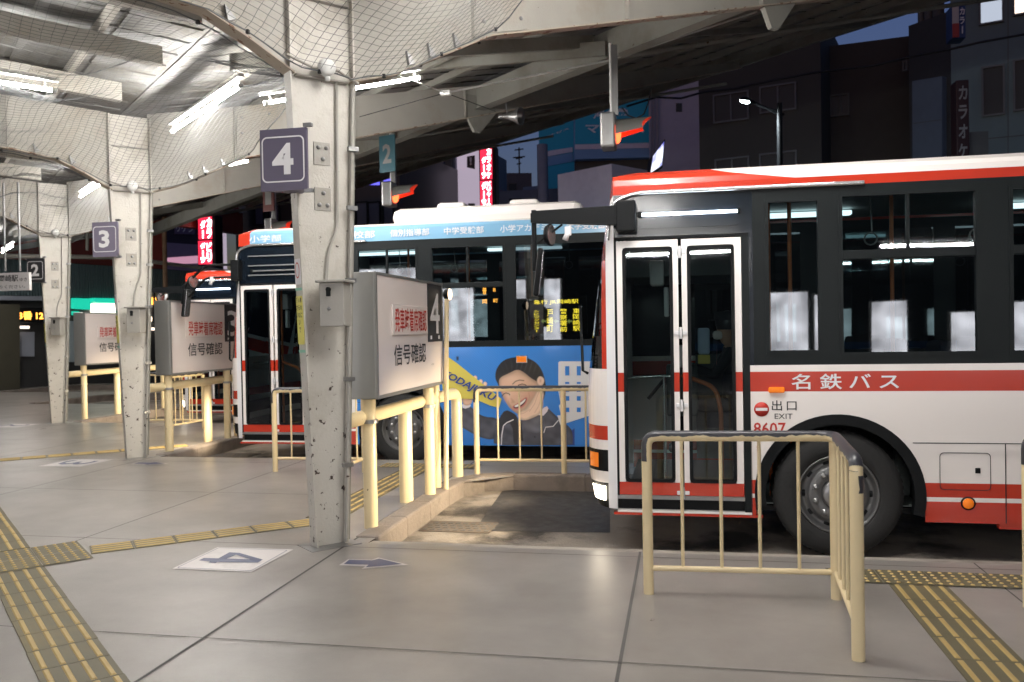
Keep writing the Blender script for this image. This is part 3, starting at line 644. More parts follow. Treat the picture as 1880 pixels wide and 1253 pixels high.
# lit timetable boards on the near platform; they show mirrored in the bus windows
wf = emit('lightbox_face', (1, .97, 1), 3.4)
n_ = wf.node_tree; w1_ = n_.nodes.new('ShaderNodeTexNoise'); w1_.inputs['Scale'].default_value = 2.2; w1_.inputs['Detail'].default_value = 1; w2_ = n_.nodes.new('ShaderNodeMapRange'); w2_.inputs['From Min'].default_value = .35; w2_.inputs['From Max'].default_value = .65; w2_.inputs['To Min'].default_value = 1.6; w2_.inputs['To Max'].default_value = 4.2
w3_ = n_.nodes.new('ShaderNodeTexCoord'); n_.links.new(w3_.outputs['Object'], w1_.inputs['Vector']); n_.links.new(w1_.outputs['Fac'], w2_.inputs['Value']); n_.links.new(w2_.outputs['Result'], n_.nodes['Principled BSDF'].inputs['Emission Strength'])
for i, (x0, x1, y, z0, z1) in enumerate(((1.55, 2.15, -2, .95, 2.15), (2.3, 2.55, -2.3, .95, 2.1), (3.2, 3.75, -2, 1.0, 1.95), (4.45, 4.9, -2, .9, 1.75), (5.3, 5.8, -2, .9, 1.9), (-9.5, -7.4, -2, 1.6, 3.4), (-7.1, -5.8, -2, 1.0, 2.85), (-4.6, -3.3, -2, 1.0, 3.0))):
    t = thing('timetable_lightbox', ((x0+x1)/2, y, 0), f'lit white timetable box behind the photographer, number {i+1} from the right bay, seen only as a window reflection', 'light box', 'timetable light boxes')
    t['label'] = ['narrow lit timetable box mirrored in the second window of the nearest bus', 'slim lit timetable box beside the narrow one', 'lit timetable box mirrored low in the wide bus window', 'small lit timetable box mirrored right in the wide bus window', 'last lit timetable box towards the right', 'widest lit advert box mirrored in the blue bus', 'tall lit advert box mirrored in the blue bus window', 'lit advert box mirrored beside the yellow destination display'][i]
    b = MB(); b.rbox((x0-.03, y-.14, z0-.03), (x1+.03, y-.003, z1+.03), casing, .01); b.build('casing', t)
    b = MB(); b.box((x0, y-.002, z0), (x1, y+.004, z1), wf); b.build('lit_face', t)
    b = MB(); b.tube([((x0+x1)/2, y-.07, 0), ((x0+x1)/2, y-.07, z0)], .05, steel, 12); b.build('leg', t)

# unseen hall wall behind the camera, added to keep horizon glow off the windows
b = MB(); b.box((-70, -16.3, 0), (18, -16, 8), mat('hall_wall', (.07, .08, .08), .7)); tag(b.build('added_hall_wall'), 'dark unseen hall wall behind the photographer, added to block horizon glow', 'wall')
b = MB(); b.box((18, -16, 0), (18.3, 2, 8), MATS['hall_wall']); tag(b.build('station_side_wall'), 'dark side wall of the platform area, to the right behind the photographer', 'wall')
# ---------------------------------------------------------------- buses
W_ = 2.32
def XF(z):
    P = [(.30, .10), (.36, .07), (.45, .03), (.6, 0), (1.3, 0), (1.44, .015), (2.0, .085), (2.6, .17), (2.8, .205), (3.2, .26)]
    for (a, va), (e, ve) in zip(P[:-1], P[1:]):
        if a <= z <= e: return va+(ve-va)*(z-a)/(e-a)
    return P[-1][1]
def outline(xf, ins, L, xb):
    pts = [(L, ins)]+[(x, ins) for x in xb if x > .26]
    rx = max(.25-xf, .03); ry = .30
    for x in [max(q, xf+.0005*(.26-q)) for q in (.25, .18, .14)]: pts.append((x, ins+ry*(1-math.sqrt(max(0, 1-((.25-x)/rx)**2))) if (.25-x) < rx else ins+ry))
    a0 = math.acos(max(-1, min(1, 1-((pts[-1][1]-ins)/ry)))) 
    a0 = math.asin(min(1, (.25-.14)/rx)) if rx > .11 else math.pi/2*.95
    for i in range(1, 7):
        a = a0+(math.pi/2-a0)*i/6; pts.append((.25-rx*math.sin(a), ins+ry*(1-math.cos(a))))
    near = pts; mid = [(xf-.012, W_*.25), (xf-.02, W_*.5)]
    far = [(x, W_-y) for x, y in near[::-1]]
    return near+mid+[(xf-.012, W_*.75)]+far
def outline2(xf, ins, L, xb):      # roof levels whose nose lies further back
    near = [(L, ins)]+[(max(x, xf+.16), ins) for x in xb if x > .26]+[(xf+.15, ins), (xf+.12, ins+.002), (xf+.10, ins+.008)]
    for i in range(1, 7):
        a = math.radians(25)+(math.pi/2-math.radians(25))*i/6; near.append((xf+.15-.15*math.sin(a), ins+.30*(1-math.cos(a))))
    mid = [(xf-.005, W_*.25), (xf-.01, W_*.5)]
    return near+mid+[(xf-.005, W_*.75)]+[(x, W_-y) for x, y in near[::-1]]
def make_bus(O, name, label, P):
    O = V(O); t = thing('city_bus', O, label, 'bus', 'buses at the platforms')
    L = P['L']; zb, zg, zr = P['zb'], P['zg'], P['zr']
    w = lambda x, y, z: O+V((x, y, z))
    # side sheets
    body = MB()
    def side(y, flip, ops):
        xs = {.25, L}; 
        for x0, x1, z0, z1 in ops: xs |= {x0, x1}
        for cx, cz, r in P['arches']:
            for i in range(33): xs.add(cx+r*math.cos(math.pi*i/32))
        for x in P['xbreaks']: xs.add(x)
        xs = sorted(x for x in xs if .25 <= x <= L)
        def arch(x):
            z = -1
            for cx, cz, r in P['arches']:
                if abs(x-cx) < r: z = max(z, cz+math.sqrt(max(0, r*r-(x-cx)**2)))
                if abs(abs(x-cx)-r) < 1e-6: z = max(z, cz-.0)
            return z
        for xa, xe in zip(xs[:-1], xs[1:]):
            if xe-xa < 1e-5: continue
            xm = (xa+xe)/2; inside = any(abs(xm-cx) < r for cx, cz, r in P['arches'])
            zs = sorted({q for bnd in P['bands'](xm) for q in bnd[:2]} | {q for o_ in ops for q in o_[2:4]})
            for z0, z1 in zip(zs[:-1], zs[1:]):
                zm = (z0+z1)/2
                if any(o_[0]-1e-6 < xm < o_[1]+1e-6 and o_[2] < zm < o_[3] for o_ in ops): continue
                m_ = [b_[2] for b_ in P['bands'](xm) if b_[0] < zm < b_[1]]
                if not m_: continue
                za = zc = z0
                if inside: 
                    za = max(z0, arch(xa)); zc = max(z0, arch(xe))
                    if za >= z1 and zc >= z1: continue
                    za = min(za, z1); zc = min(zc, z1)
                q = [w(xa, y, za), w(xe, y, zc), w(xe, y, z1), w(xa, y, z1)]
                body.quad(q[::-1] if flip else q, m_[0])
    ops = [P['door']]+[o_[:4] for o_ in P['windows']]
    side(0, False, ops)
    fops = [(.9+1.25*i, 1.95+1.25*i, zb+.05, zg-.1) for i in range(int((L-1.6)/1.25))]
    side(W_, True, fops)
    # front loft
    zl = [.34, .42, .54, .565, .63, .80, .877, .99, 1.22, 1.44, 1.7, 2.0, 2.3, 2.6, zg]
    rings = [outline(XF(z), 0, .25, []) for z in zl]
    n = len(rings[0])
    for j in range(len(zl)-1):
        zm = (zl[j]+zl[j+1])/2
        for i in range(n-1):
            xm = (rings[j][i][0]+rings[j][i+1][0])/2; near = i < n/2
            if rings[j][i] == rings[j][i+1]: continue
            ii = i if i < n/2 else n-2-i
            if ii <= 1: m_ = P['pillar']
            elif zm > 1.44: m_ = red if ii == 2 else gldark
            elif .877 < zm < .99: m_ = red
            elif .63 < zm < .80: m_ = blackm
            elif zm < .54: m_ = blackm
            else: m_ = white
            body.add([w(*rings[j][i], zl[j]), w(*rings[j][i+1], zl[j]), w(*rings[j+1][i+1], zl[j+1]), w(*rings[j+1][i], zl[j+1])], [(3, 2, 1, 0)], m_, True)
    # roof loft
    lv = [(0, zg), (.004, zg+.07), (.012, zr-.035), (.04, zr), (.11, zr+.035), (.3, zr+.06), (.8, zr+.075)]; xin = [0, .004, .016, .04, .085, .2, .6]; XB = lambda j: [x if x != 'B' else P['bound'][j] for x in xb]
    xb = P['roofx']
    RR = [(outline if XF(zg)+xi < .25 else outline2)(XF(zg)+xi, d, L, XB(j)) for j, ((d, z), xi) in enumerate(zip(lv, xin))]
    k = min(len(r) for r in RR)
    for j in range(len(lv)-1):
        for i in range(len(RR[j])-1):
            a, e = RR[j][i], RR[j][i+1]; c, d = RR[j+1][i+1], RR[j+1][i]
            xm = (a[0]+e[0])/2
            body.add([w(*a, lv[j][1]), w(*e, lv[j][1]), w(*c, lv[j+1][1]), w(*d, lv[j+1][1])], [(3, 2, 1, 0)], P['roofmat'](min(i, len(RR[j])-2-i), j), True)
    body.add([w(*p, lv[-1][1]) for p in RR[-1]], [tuple(range(len(RR[-1])))[::-1]], white)
    body.quad([w(L, 0, .3), w(L, W_, .3), w(L, W_, zr), w(L, 0, zr)], white)
    body.build('body', t)
    # underside, wheel wells, floor, ceiling, far lining
    b = MB(); b.box(w(.35, .12, .33), w(L-.1, W_-.12, .37), blackm); b.box(w(.3, .06, zg+.02), w(L-.1, W_-.06, zg+.04), mat('bus_ceiling', (.35, .37, .36), .6) if 'bus_ceiling' not in MATS else MATS['bus_ceiling'])
    for cx, cz, r in P['arches']: 
        b.prism([(cx+r*math.cos(math.radians(a)), cz+r*math.sin(math.radians(a))) for a in range(0, 181, 15)], (w(0, .0, 0)+Yv*.5, X, Z, Yv), .02, blackm)
        A = [(cx+(r+.012)*math.cos(math.radians(a)), cz+(r+.012)*math.sin(math.radians(a))) for a in range(-14, 195, 8)]
        vs = [w(x, .004, z) for x, z in A]+[w(x, .5, z) for x, z in A]; m = len(A); b.add(vs, [(i, i+1, i+1+m, i+m) for i in range(m-1)], blackm)
    for x0, x1 in P['boxes']: b.rbox(w(x0, .10, .40), w(x1, .5, .9), blackm, .03)
    b.build('chassis', t)
    # arch lips
    for cx, cz, r in P['arches']:
        b = MB(); A = range(-14, 195, 6)
        o1 = [(cx+(r+.008)*math.cos(math.radians(a)), cz+(r+.008)*math.sin(math.radians(a))) for a in A]; i1 = [(cx+(r-.07)*math.cos(math.radians(a)), cz+(r-.07)*math.sin(math.radians(a))) for a in A]; m = len(o1)
        for y0, y1, PQ in ((-.012, -.012, (o1, i1)), (-.012, .06, (i1, i1)), (.0, -.012, (o1, o1))):
            vs = [w(x, y0, z) for x, z in PQ[0]]+[w(x, y1, z) for x, z in PQ[1]]; b.add(vs, [(i, i+1, i+1+m, i+m) for i in range(m-1)], blackm, True)
        b.build('wheel_arch', t)
    # wheels
    for wx in P['wheels']:
        c = w(wx, .06, .48); b = MB(); ax = V((0, -1, 0))
        b.lathe(c, ax, [(-.24, .30), (-.23, .44), (-.19, .468), (.0, .468), (.025, .455), (.04, .42), (.045, .36), (.04, .305), (.03, .296), (.0, .292)], rubber, 56)
        for i in range(56):
            a = 2*math.pi*i/56; q = c+V((math.cos(a), 0, math.sin(a)))*.4665
            b.box((-.012, -.0, -.006), (.012, .19, .006), rubber, Matrix.Translation(q) @ Matrix.Rotation(-a+math.pi/2, 4, 'Y'))
        wh = b.build('wheel', t)
        b = MB(); b.lathe(c, ax, [(.01, .297), (.036, .295), (.036, .283), (.0, .272), (-.02, .255), (-.025, .235), (.012, .215), (.022, .205), (.022, .125), (.01, .115)], MATS.get('rim_grey') or mat('rim_grey', (.15, .15, .15), .4, .6, var=.1), 48); b.build('rim', wh)
        for i in range(10):
            b = MB(); a = 2*math.pi*(i+.5)/10; q = c+V((math.cos(a)*.168, -.02, math.sin(a)*.168)); b.lathe(q, ax, [(0, .024), (.006, .024), (.006, .015), (.024, .015), (.027, .008), (.027, 0)], steel, 8); b.build('wheel_nut', wh)
        for i in range(10):
            b = MB(); a = 2*math.pi*i/10; q = c+V((math.cos(a)*.243, .022, math.sin(a)*.243)); b.lathe(q, ax, [(0, .026), (.002, .024), (.003, 0)], blackm, 10); b.build('hand_hole', wh)
        b = MB(); b.lathe(c, ax, [(.0, .118), (.035, .112), (.05, .095), (.05, .07), (.075, .062), (.08, .05), (.082, 0)], steel, 28); b.build('hub', wh)
    # windows
    for x0, x1, z0, z1, sp, gm in [(*o_[:4], o_[4], o_[5] if len(o_) > 5 else gl) for o_ in P['windows']]:
        b = MB(); 
        for a, e in (((x0, z0), (x1, z0+.03)), ((x0, z1-.03), (x1, z1)), ((x0, z0+.03), (x0+.028, z1-.03)), ((x1-.028, z0+.03), (x1, z1-.03))): b.box(w(a[0], -.006, a[1]), w(e[0], .05, e[1]), dgrey)
        if sp: b.rbox(w(x0+.028, -.004, sp-.04), w(x1-.028, .045, sp+.03), dgrey, .006); b.box(w((x0+x1)/2-.012, .004, sp+.03), w((x0+x1)/2+.012, .04, z1-.03), dgrey)
        f_ = b.build('window', t)
        b = MB(); y = .018
        if sp: b.quad([w(x0+.028, y, z0+.03), w(x1-.028, y, z0+.03), w(x1-.028, y, sp-.04), w(x0+.028, y, sp-.04)], gm); b.quad([w(x0+.028, y, sp+.03), w((x0+x1)/2-.012, y, sp+.03), w((x0+x1)/2-.012, y, z1-.03), w(x0+.028, y, z1-.03)], gm); b.quad([w((x0+x1)/2+.012, y+.008, sp+.03), w(x1-.028, y+.008, sp+.03), w(x1-.028, y+.008, z1-.03), w((x0+x1)/2+.012, y+.008, z1-.03)], gm)
        else: b.quad([w(x0+.028, y, z0+.03), w(x1-.028, y, z0+.03), w(x1-.028, y, z1-.03), w(x0+.028, y, z1-.03)], gm)
        b.build('pane', f_)
    b = MB()
    for x0, x1, z0, z1 in fops: b.quad([w(x0, W_-.01, z0), w(x1, W_-.01, z0), w(x1, W_-.01, z1), w(x0, W_-.01, z1)], gldark)
    b.build('far_glazing', t)
    # folding door
    x0, x1, z0, z1 = P['door']; xm = (x0+x1)/2
    b = MB()
    b.box(w(x0, .0, z1-.02), w(x1, .07, z1), blackm); b.box(w(x0, .0, z0+.15), w(x0+.018, .08, z1-.02), blackm); b.box(w(x1-.05, -.004, z0+.02), w(x1, .08, z1-.02), dgrey)
    b.box(w(x0, .05, z0+.04), w(x1-.05, .12, z0+.13), blackm); b.box(w(x0, .0, z0+.125), w(x1-.05, .03, z0+.155), steel)
    b.box(w(x0, -.006, z0+.022), w(x1, .05, z0+.04), white); b.box(w(x0-.03, -.003, z0), w(x1+.08, .05, z0+.021), red)
    b.build('door_frame', t)
    for s_, (a, e) in enumerate(((x0+.018, xm-.018), (xm+.008, x1-.055))):
        r = MB(); y0, y1 = .004, .045; zt = z1-.03; zB = z0+.158; g0, g1 = z0+.27, zt-.055; sl, sr = (.05, .045) if s_ == 0 else (.045, .055)
        def stile(xa, xe):
            for za, zc, m_ in ((zB+.1, 1.26, white), (1.26, 1.41, red), (1.41, zt, white)): r.box(w(xa, y0, za), w(xe, y1, zc), m_)
        stile(a, a+sl); stile(e-sr, e); r.box(w(a+sl, y0, g1), w(e-sr, y1, zt), white); r.box(w(a, y0, zB), w(e, y1, zB+.1), red)
        lf = r.build('door', t)
        r = MB(); f0 = rrect(a+sl-.004, zB+.1, e-sr+.004, g1+.003, .03, 4); f1 = rrect(a+sl+.022, zB+.126, e-sr-.022, g1-.025, .02, 4)
        kk = len(f0); vs = [w(p[0], y0-.006, p[1]) for p in f0]+[w(p[0], y0-.006, p[1]) for p in f1]+[w(p[0], y1, p[1]) for p in f1]
        r.add(vs, [(i, (i+1) % kk, (i+1) % kk+kk, i+kk) for i in range(kk)]+[(i+kk, (i+1) % kk+kk, (i+1) % kk+2*kk, i+2*kk) for i in range(kk)], blackm); r.build('gasket', lf)
        r = MB(); r.quad([w(p[0], y0+.008, p[1]) for p in f1], gl); r.build('pane', lf)
    for z_ in (z0+.29, z0+.98, z0+1.36, z1-.14):
        if z_ == z0+1.36 and not P.get('h4'): continue
    for z_ in (z0+.12+.06, z0+.86, z0+1.42, z1-.13):
        b = MB(); b.rbox(w(xm-.05, -.008, z_-.015), w(xm+.045, .004, z_+.015), whitep, .004); b.tube([w(xm-.004, -.012, z_-.045), w(xm-.004, -.012, z_+.045)], .011, whitep, 8); b.rbox(w(xm-.02, -.014, z_-.03), w(xm+.012, -.004, z_+.03), steel, .003); b.build('hinge', t)
    # drip rail
    b = MB(); b.tube(bent([w(.20, -.004, zg-.35), w(.235, -.012, zg-.06), w(.42, -.016, zg+.01), w(2.1, -.018, zg+.005)], .14, 6), .018, chrome, 8); b.build('drip_rail', t)
    # panel above door
    b = MB(); b.prism(rrect(.34, z1+.06, 1.22, zg-.03, .05), (w(0, -.002, 0), X, Z, V((0, -1, 0))), .008, navy); pn = b.build('header_panel', t)
    if P.get('louvre'):
        b = MB()
        for i in range(3): b.box(w(.40, -.03, z1+.10+i*.13), w(1.8, -.008, z1+.115+i*.13), steel)
        b.build('louvre', t)
    b = MB(); b.tube([w(.47, -.028, z1+.165), w(1.19, -.028, z1+.165)], .011, tubeglint if not P.get('louvre') else steel, 8); b.build('reflected_tube', pn)  # rod standing in for a canopy tube's reflection in the panel
    b = MB(); b.rbox(w(.44, -.045, z1+.145), w(.475, -.01, z1+.19), blackm, .004); b.rbox(w(1.19, -.04, z1+.15), w(1.215, -.01, z1+.185), blackm, .004); b.build('reflection_end', pn)
    # mirror arm
    b = MB(); y = -.09
    if not P.get('thin'):
        b.prism([(-.385, 2.60), (.40, 2.55), (.40, 2.705), (-.36, 2.69), (-.385, 2.67)], (w(0, y+.03, 0), X, Z, V((0, -1, 0))), .07, blackm); b.rbox(w(.28, y-.05, 2.50), w(.43, .0, 2.74), blackm, .012)
        b.tube([w(-.365, y, 2.70), w(-.365, y, 2.22)], .02, blackm, 10); b.tube([w(-.34, y, 2.44), w(-.14, y, 2.58)], .009, blackm, 6)
    else:
        b.tube(bent([w(.25, y, 2.72), w(-.2, y, 2.72), w(-.52, y, 2.45), w(-.56, y, 2.2)], .1), .018, blackm, 8); b.tube(bent([w(.25, y, 2.55), w(-.2, y, 2.55), w(-.56, y, 2.2)], .08), .014, blackm, 8); b.rbox(w(.18, y-.02, 2.5), w(.3, .02, 2.78), blackm, .01)
    arm_ = b.build('mirror_arm', t)
    mx = -.34 if not P.get('thin') else -.5
    b = MB(); b.lathe(w(mx+.10, y+.0, 2.50), V((1, -.25, 0)), [(-.03, .02), (-.025, .075), (0, .088), (.012, .088), (.016, .08)], blackm, 20); b.lathe(w(mx+.10, y, 2.50), V((1, -.25, 0)), [(.0165, .08), (.017, 0)], chrome, 20); b.build('round_mirror', arm_)
    Mr = Matrix.Translation(w(mx+.0, y, 2.22)) @ Matrix.Rotation(math.radians(7), 4, 'Y') @ Matrix.Rotation(math.radians(10), 4, 'Z')
    b = MB(); b.rbox((-.02, -.10, -.2), (.025, .10, .18), blackm, .018, Mr); b.box((.0255, -.085, -.18), (.028, .085, .16), chrome, Mr); b.build('wing_mirror', arm_)
    b = MB(); b.rbox(w(-.12, y-.03, 2.49), w(-.07, y+.01, 2.56), whitep, .008); b.lathe(w(-.1, y-.02, 2.50), V((-.4, 0, -1)), [(0, .02), (.05, .024), (.052, 0)], whitep, 10); b.build('door_camera', arm_)
    # lamps
    b = MB(); ye = lambda x, z: (lambda rx: .30*(1-math.sqrt(max(0, 1-((.25-x)/rx)**2))))(max(.25-XF(z), .03))
    def patch(x0, x1, za, zc, m_, off=.006, nm='lamp'):
        q = MB(); xs = [x0+(x1-x0)*i/6 for i in range(7)]; vs = []
        for x in xs:
            for z in (za, zc):
                y = ye(x, z); vs.append(w(x-off*.8, y-off, z))
        q.add(vs, [(2*i, 2*i+2, 2*i+3, 2*i+1) for i in range(6)], m_, True); return q.build(nm, t)
    patch(.035, .11, .66, .775, amber, .012, 'indicator')
    patch(.05, .165, .40, .515, P['fog'], .01, 'fog_lamp')
    b = MB(); b.tube([w(.012, .17, 1.40), w(-.03, .2, 1.42), w(-.05, .25, 1.95)], .012, blackm, 6); b.build('wiper', t)
    # interior
    inn = MATS.get('bus_inner') or mat('bus_inner', (.10, .12, .12), .6); seatm = MATS.get('seat_cloth') or mat('seat_cloth', (.035, .04, .07), .85)
    b = MB(); x = 2.2
    for i, x in enumerate([2.35+.85*i for i in range(int((L-3)/.85))]):
        for y in (.35, 1.75):
            b = MB(); b.rbox(w(x, y, .85), w(x+.42, y+.42, .97), seatm, .03); b.rbox(w(x+.36, y, .95), w(x+.46, y+.42, 1.62), seatm, .04); b.rbox(w(x+.05, y+.1, .4), w(x+.3, y+.3, .86), inn, .02); b.build('seat', t)
    b = MB(); b.box(w(.9, W_-.05, .4), w(L-.2, W_-.035, zb+.02), inn); b.box(w(.3, .1, .385), w(L-.2, W_-.1, .395), inn); b.box(w(.3, .75, 2.2 if zg < 2.9 else 2.35), w(1.3, W_-.1, zg), inn); b.box(w(1.55, 1.1, .4), w(1.58, W_-.1, 1.9), inn); b.build('interior_lining', t)
    for x, y in ((.72, .3), (1.45, .35), (1.62, .42), (2.45, .7), (3.3, .75), (4.2, .7)):
        b = MB(); b.tube([w(x, y, .4), w(x, y, zg)], .016, orangep, 8); b.build('handrail', t)
    b = MB(); b.tube(bent([w(.76, .2, 1.38), w(1.02, .22, 1.28), w(1.06, .22, 1.1), w(1.06, .22, .5)], .08), .018, orangep, 10); b.tube([w(.3, .25, 1.36), w(.72, .25, 1.37)], .013, chrome, 8); b.tube([w(.62, .25, .4), w(.62, .25, 1.37)], .013, chrome, 8); b.build('handrail', t)
    b = MB()
    for x in [2.3+.8*i for i in range(6)]:
        b.tube([w(x, .75, zg), w(x+.01, .75, zg-.28)], .006, steel, 5); c_ = w(x, .75, zg-.34); b.tube([c_+V((math.cos(a*math.pi/6)*.05, 0, math.sin(a*math.pi/6)*.05)) for a in range(13)], .007, steel, 6, False)
    b.build('hanging_straps', t)
    b = MB(); b.rbox(w(.62, 1.15, .95), w(.9, 1.35, 1.42), inn, .02); b.rbox(w(.7, 1.0, 1.4), w(.82, 1.1, 1.6), steel, .01); b.build('ticket_machine', t); b = MB()
    cc = w(.68, 1.75, 1.36); b.tube([cc+V((.10*math.sin(a*math.pi/8), .22*math.cos(a*math.pi/8), .18*math.sin(a*math.pi/8))) for a in range(17)], .014, blackm, 6, False); b.tube([cc, cc+V((-.25, 0, -.3))], .02, blackm, 6); b.tube([cc+V((0, -.22, 0)), cc+V((0, .22, 0))], .012, blackm, 6); b.build('steering_wheel', t); b = MB(); b.rbox(w(.98, 1.5, .8), w(1.45, 2.0, .95), seatm, .03); b.rbox(w(1.36, 1.5, .95), w(1.48, 2.0, 1.75), seatm, .04)
    b.build('driver_seat', t); b = MB(); b.rbox(w(.5, .7, 2.12), w(.62, .85, 2.34), whitep, .02); b.build('display_monitor', t); b = MB(); b.rbox(w(.62, .6, 1.85), w(.66, .68, 2.1), whitep, .01); b.build('inner_mirror', t); b = MB(); b.rbox(w(.9, .8, 1.52), w(1.0, .95, 1.75), MATS.get('pale_blue') or mat('pale_blue', (.35, .45, .6), .6), .02); b.rbox(w(.9, .8, 1.44), w(1.0, .95, 1.515), MATS.get('box_yellow') or mat('box_yellow', (.6, .5, .08), .5), .005); b.build('fare_box', t)
    il = MATS.get('bus_ceiling_lamp') or emit('bus_ceiling_lamp', (.8, .95, 1), P.get('inlamp', 1.3))
    for x in (1.2, 3.4, 5.6, 7.8):
        if x < L-1: b = MB(); b.rbox(w(x, 1.5, zg-.04), w(x+1.1, 1.6, zg), il, .01); b.build('ceiling_lamp', t)
    return t
FOGon = emit('fog_lamp_lit', (1, .86, .66), 9)
def bands4(x):
    hdr = navy if x < 1.30 else dgrey
    return [(.295, .448, red), (.448, .48, white), (.48, .585, red), (.585, 1.26, white), (1.26, 1.41, red), (1.41, 1.46, white), (1.46, 2.80, hdr)]
def roof4(i, j):
    return red if j < 1 or i >= 2 else white
B4 = V((-.76, 6.7, -.16))
win4 = [(1.39, 1.80, 1.54, 2.72, None), (1.92, 2.89, 1.52, 2.74, 2.28), (3.08, 4.05, 1.52, 2.74, 2.28), (4.2, 5.2, 1.52, 2.74, 2.28), (5.35, 6.35, 1.52, 2.74, 2.28), (6.5, 7.5, 1.52, 2.74, 2.28)]
P4 = dict(L=8.9, zb=1.46, zg=2.80, zr=2.95, door=(.25, 1.27, .295, 2.47), windows=win4, wheels=[1.9, 6.9], arches=[(1.9, .48, .60), (6.9, .48, .60)], xbreaks=[1.3], roofx=[2.2, 'B', .6], bound=[1.75, 1.62, 1.3, 1.1, 1.0, .9, .9], bands=bands4, roofmat=roof4, pillar=whitep, fog=FOGon, boxes=[(3.0, 5.2)])
bus4 = make_bus(B4, 'bus4', 'nearest red and white bus on the right with number 8607 and folding front door', P4)
w = lambda x, y, z: B4+V((x, y, z))
text('名鉄バス', w(1.57, 0, 1.275), X, Z, .76, .118, whitep, 'lettering', bus4, .012, .003, 1.5)
text('出口', w(1.425, 0, 1.115), X, Z, .18, .078, ink, 'lettering', bus4, .004, .003, 1.3)
text('EXIT', w(1.445, 0, 1.052), X, Z, .13, .04, ink, 'lettering', bus4, 0, .003)
text('8607', w(1.29, 0, .93), X, Z, .235, .095, redink, 'fleet_number', bus4, .012, .003)
b = MB(); b.lathe(w(1.35, -.002, 1.125), V((0, -1, 0)), [(0, .055), (.002, .055), (.0021, 0)], redink, 32); b.box(w(1.307, -.0062, 1.114), w(1.393, -.004, 1.136), whitep); b.build('exit_symbol', bus4)
b = MB(); b.rbox(w(1.40, -.03, 1.25), w(1.52, 0, 1.295), amber, .012); b.build('side_indicator', bus4)
b = MB(); b.rbox(w(3.17, -.012, 1.24), w(3.42, -.0005, 1.38), chrome, .008); b.box(w(3.19, -.016, 1.26), w(3.40, -.0125, 1.36), amber); b.build('side_reflector', bus4)
b = MB(); b.lathe(w(2.79, 0, .44), V((0, -1, 0)), [(0, .05), (.006, .05), (.008, .04)], blackm, 24); b.lathe(w(2.79, -.008, .44), V((0, -1, 0)), [(0, .038), (.008, .03), (.01, 0)], MATS['amber_lens'], 24); b.build('side_reflector', bus4)
b = MB(); ringpoly(b, w(0, -.003, 0), X, Z, V((0, 0, 0)), rrect(2.60, .535, 2.945, .81, .03), rrect(2.605, .54, 2.94, .805, .027), ink); b.rbox(w(2.84, -.006, .66), w(2.875, -.001, .70), blackm, .004); b.build('fuel_hatch', bus4)
b = MB(); b.box(w(2.42, -.003, .875), w(8.8, 0.001, .881), ink); b.box(w(3.04, -.003, .30), w(3.046, 0.001, .875), ink); b.box(w(1.272, -.003, .30), w(1.275, .001, .877), ink); b.box(w(1.0, -.003, 1.261), w(1.0, .001, 1.261), ink); b.build('panel_seam', bus4)
b = MB(); b.box(w(3.0, .01, .255), w(5.5, .06, .297), red); b.build('skirt_flap', bus4)
text('禁煙', w(1.31, 0, .80), X, Z, .02, .05, redink, 'lettering', bus4, 0, .003)
# ---- bus three, the advert bus
adblue = mat('advert_blue', (.025, .22, .68), .3, var=.16, vscale=1.3, coat=.3)
band3 = mat('band_light_blue', (.20, .42, .62), .3, var=.05, coat=.3)
def bands3(x):
    if x < 1.9: return [(.27, .448, red), (.448, .48, white), (.48, .585, red), (.585, 1.30, white), (1.30, 1.50, red), (1.50, 1.56, white), (1.56, 2.97, navy if x < 1.35 else dgrey)]
    return [(.27, 1.55, adblue), (1.55, 2.97, dgrey)]
def roof3(i, j): return red if i >= 2 else (band3 if j < 3 else white)
B3 = V((-6.18, 10.7, -.16))
win3 = [(1.45, 1.85, 1.62, 2.88, None, gldark), (1.95, 2.80, 1.62, 2.88, 2.38), (2.97, 3.97, 1.60, 2.88, 2.36), (4.08, 6.3, 1.60, 2.88, None, gldark), (6.45, 7.5, 1.60, 2.88, 2.36), (7.6, 8.6, 1.60, 2.88, 2.36)]
P3 = dict(L=10.5, zb=1.55, zg=2.97, zr=3.17, door=(.25, 1.25, .27, 2.46), windows=win3, wheels=[2.55, 7.9], arches=[(2.55, .48, .60), (7.9, .48, .60)], xbreaks=[1.35, 1.9], roofx=[2.2, 'B'], bound=[.42]*7, bands=bands3, roofmat=roof3, pillar=whitep, fog=blackm, boxes=[(3.6, 6.0)], louvre=True, thin=True)
bus3 = make_bus(B3, 'bus3', 'middle bus covered by a blue cram school advert with a smiling student', P3)
w = lambda x, y, z: B3+V((x, y, z))
b = MB(); b.rbox(w(2.35, .25, 3.18), w(4.95, 2.0, 3.43), white, .11); b.rbox(w(2.95, .4, 3.40), w(3.35, 1.8, 3.50), white, .05); b.rbox(w(3.95, .4, 3.40), w(4.35, 1.8, 3.50), white, .05); b.build('roof_unit', bus3)
def adp(pts, lay, m_, nm, par=None, z7=True):
    P_ = [PY(840+x/4.475, 620+y/4.475, 10.7-.004*lay) for x, y in pts] if z7 else [PY(x, y, 10.7-.004*lay) for x, y in pts]
    b = MB(); b.quad(P_, m_); return b.build(nm, par or advert)
def smooth(pts, it=2):
    for _ in range(it):
        q = []
        for i in range(len(pts)):
            a, e = pts[i], pts[(i+1) % len(pts)]; q += [(a[0]*.75+e[0]*.25, a[1]*.75+e[1]*.25), (a[0]*.25+e[0]*.75, a[1]*.25+e[1]*.75)]
        pts = q
    return pts
skinp = mat('print_skin', (.72, .50, .38), .4, var=.1, vscale=6); skinp2 = mat('print_skin_light', (.80, .60, .48), .4, var=.06); skind = mat('print_skin_line', (.42, .22, .15), .4)
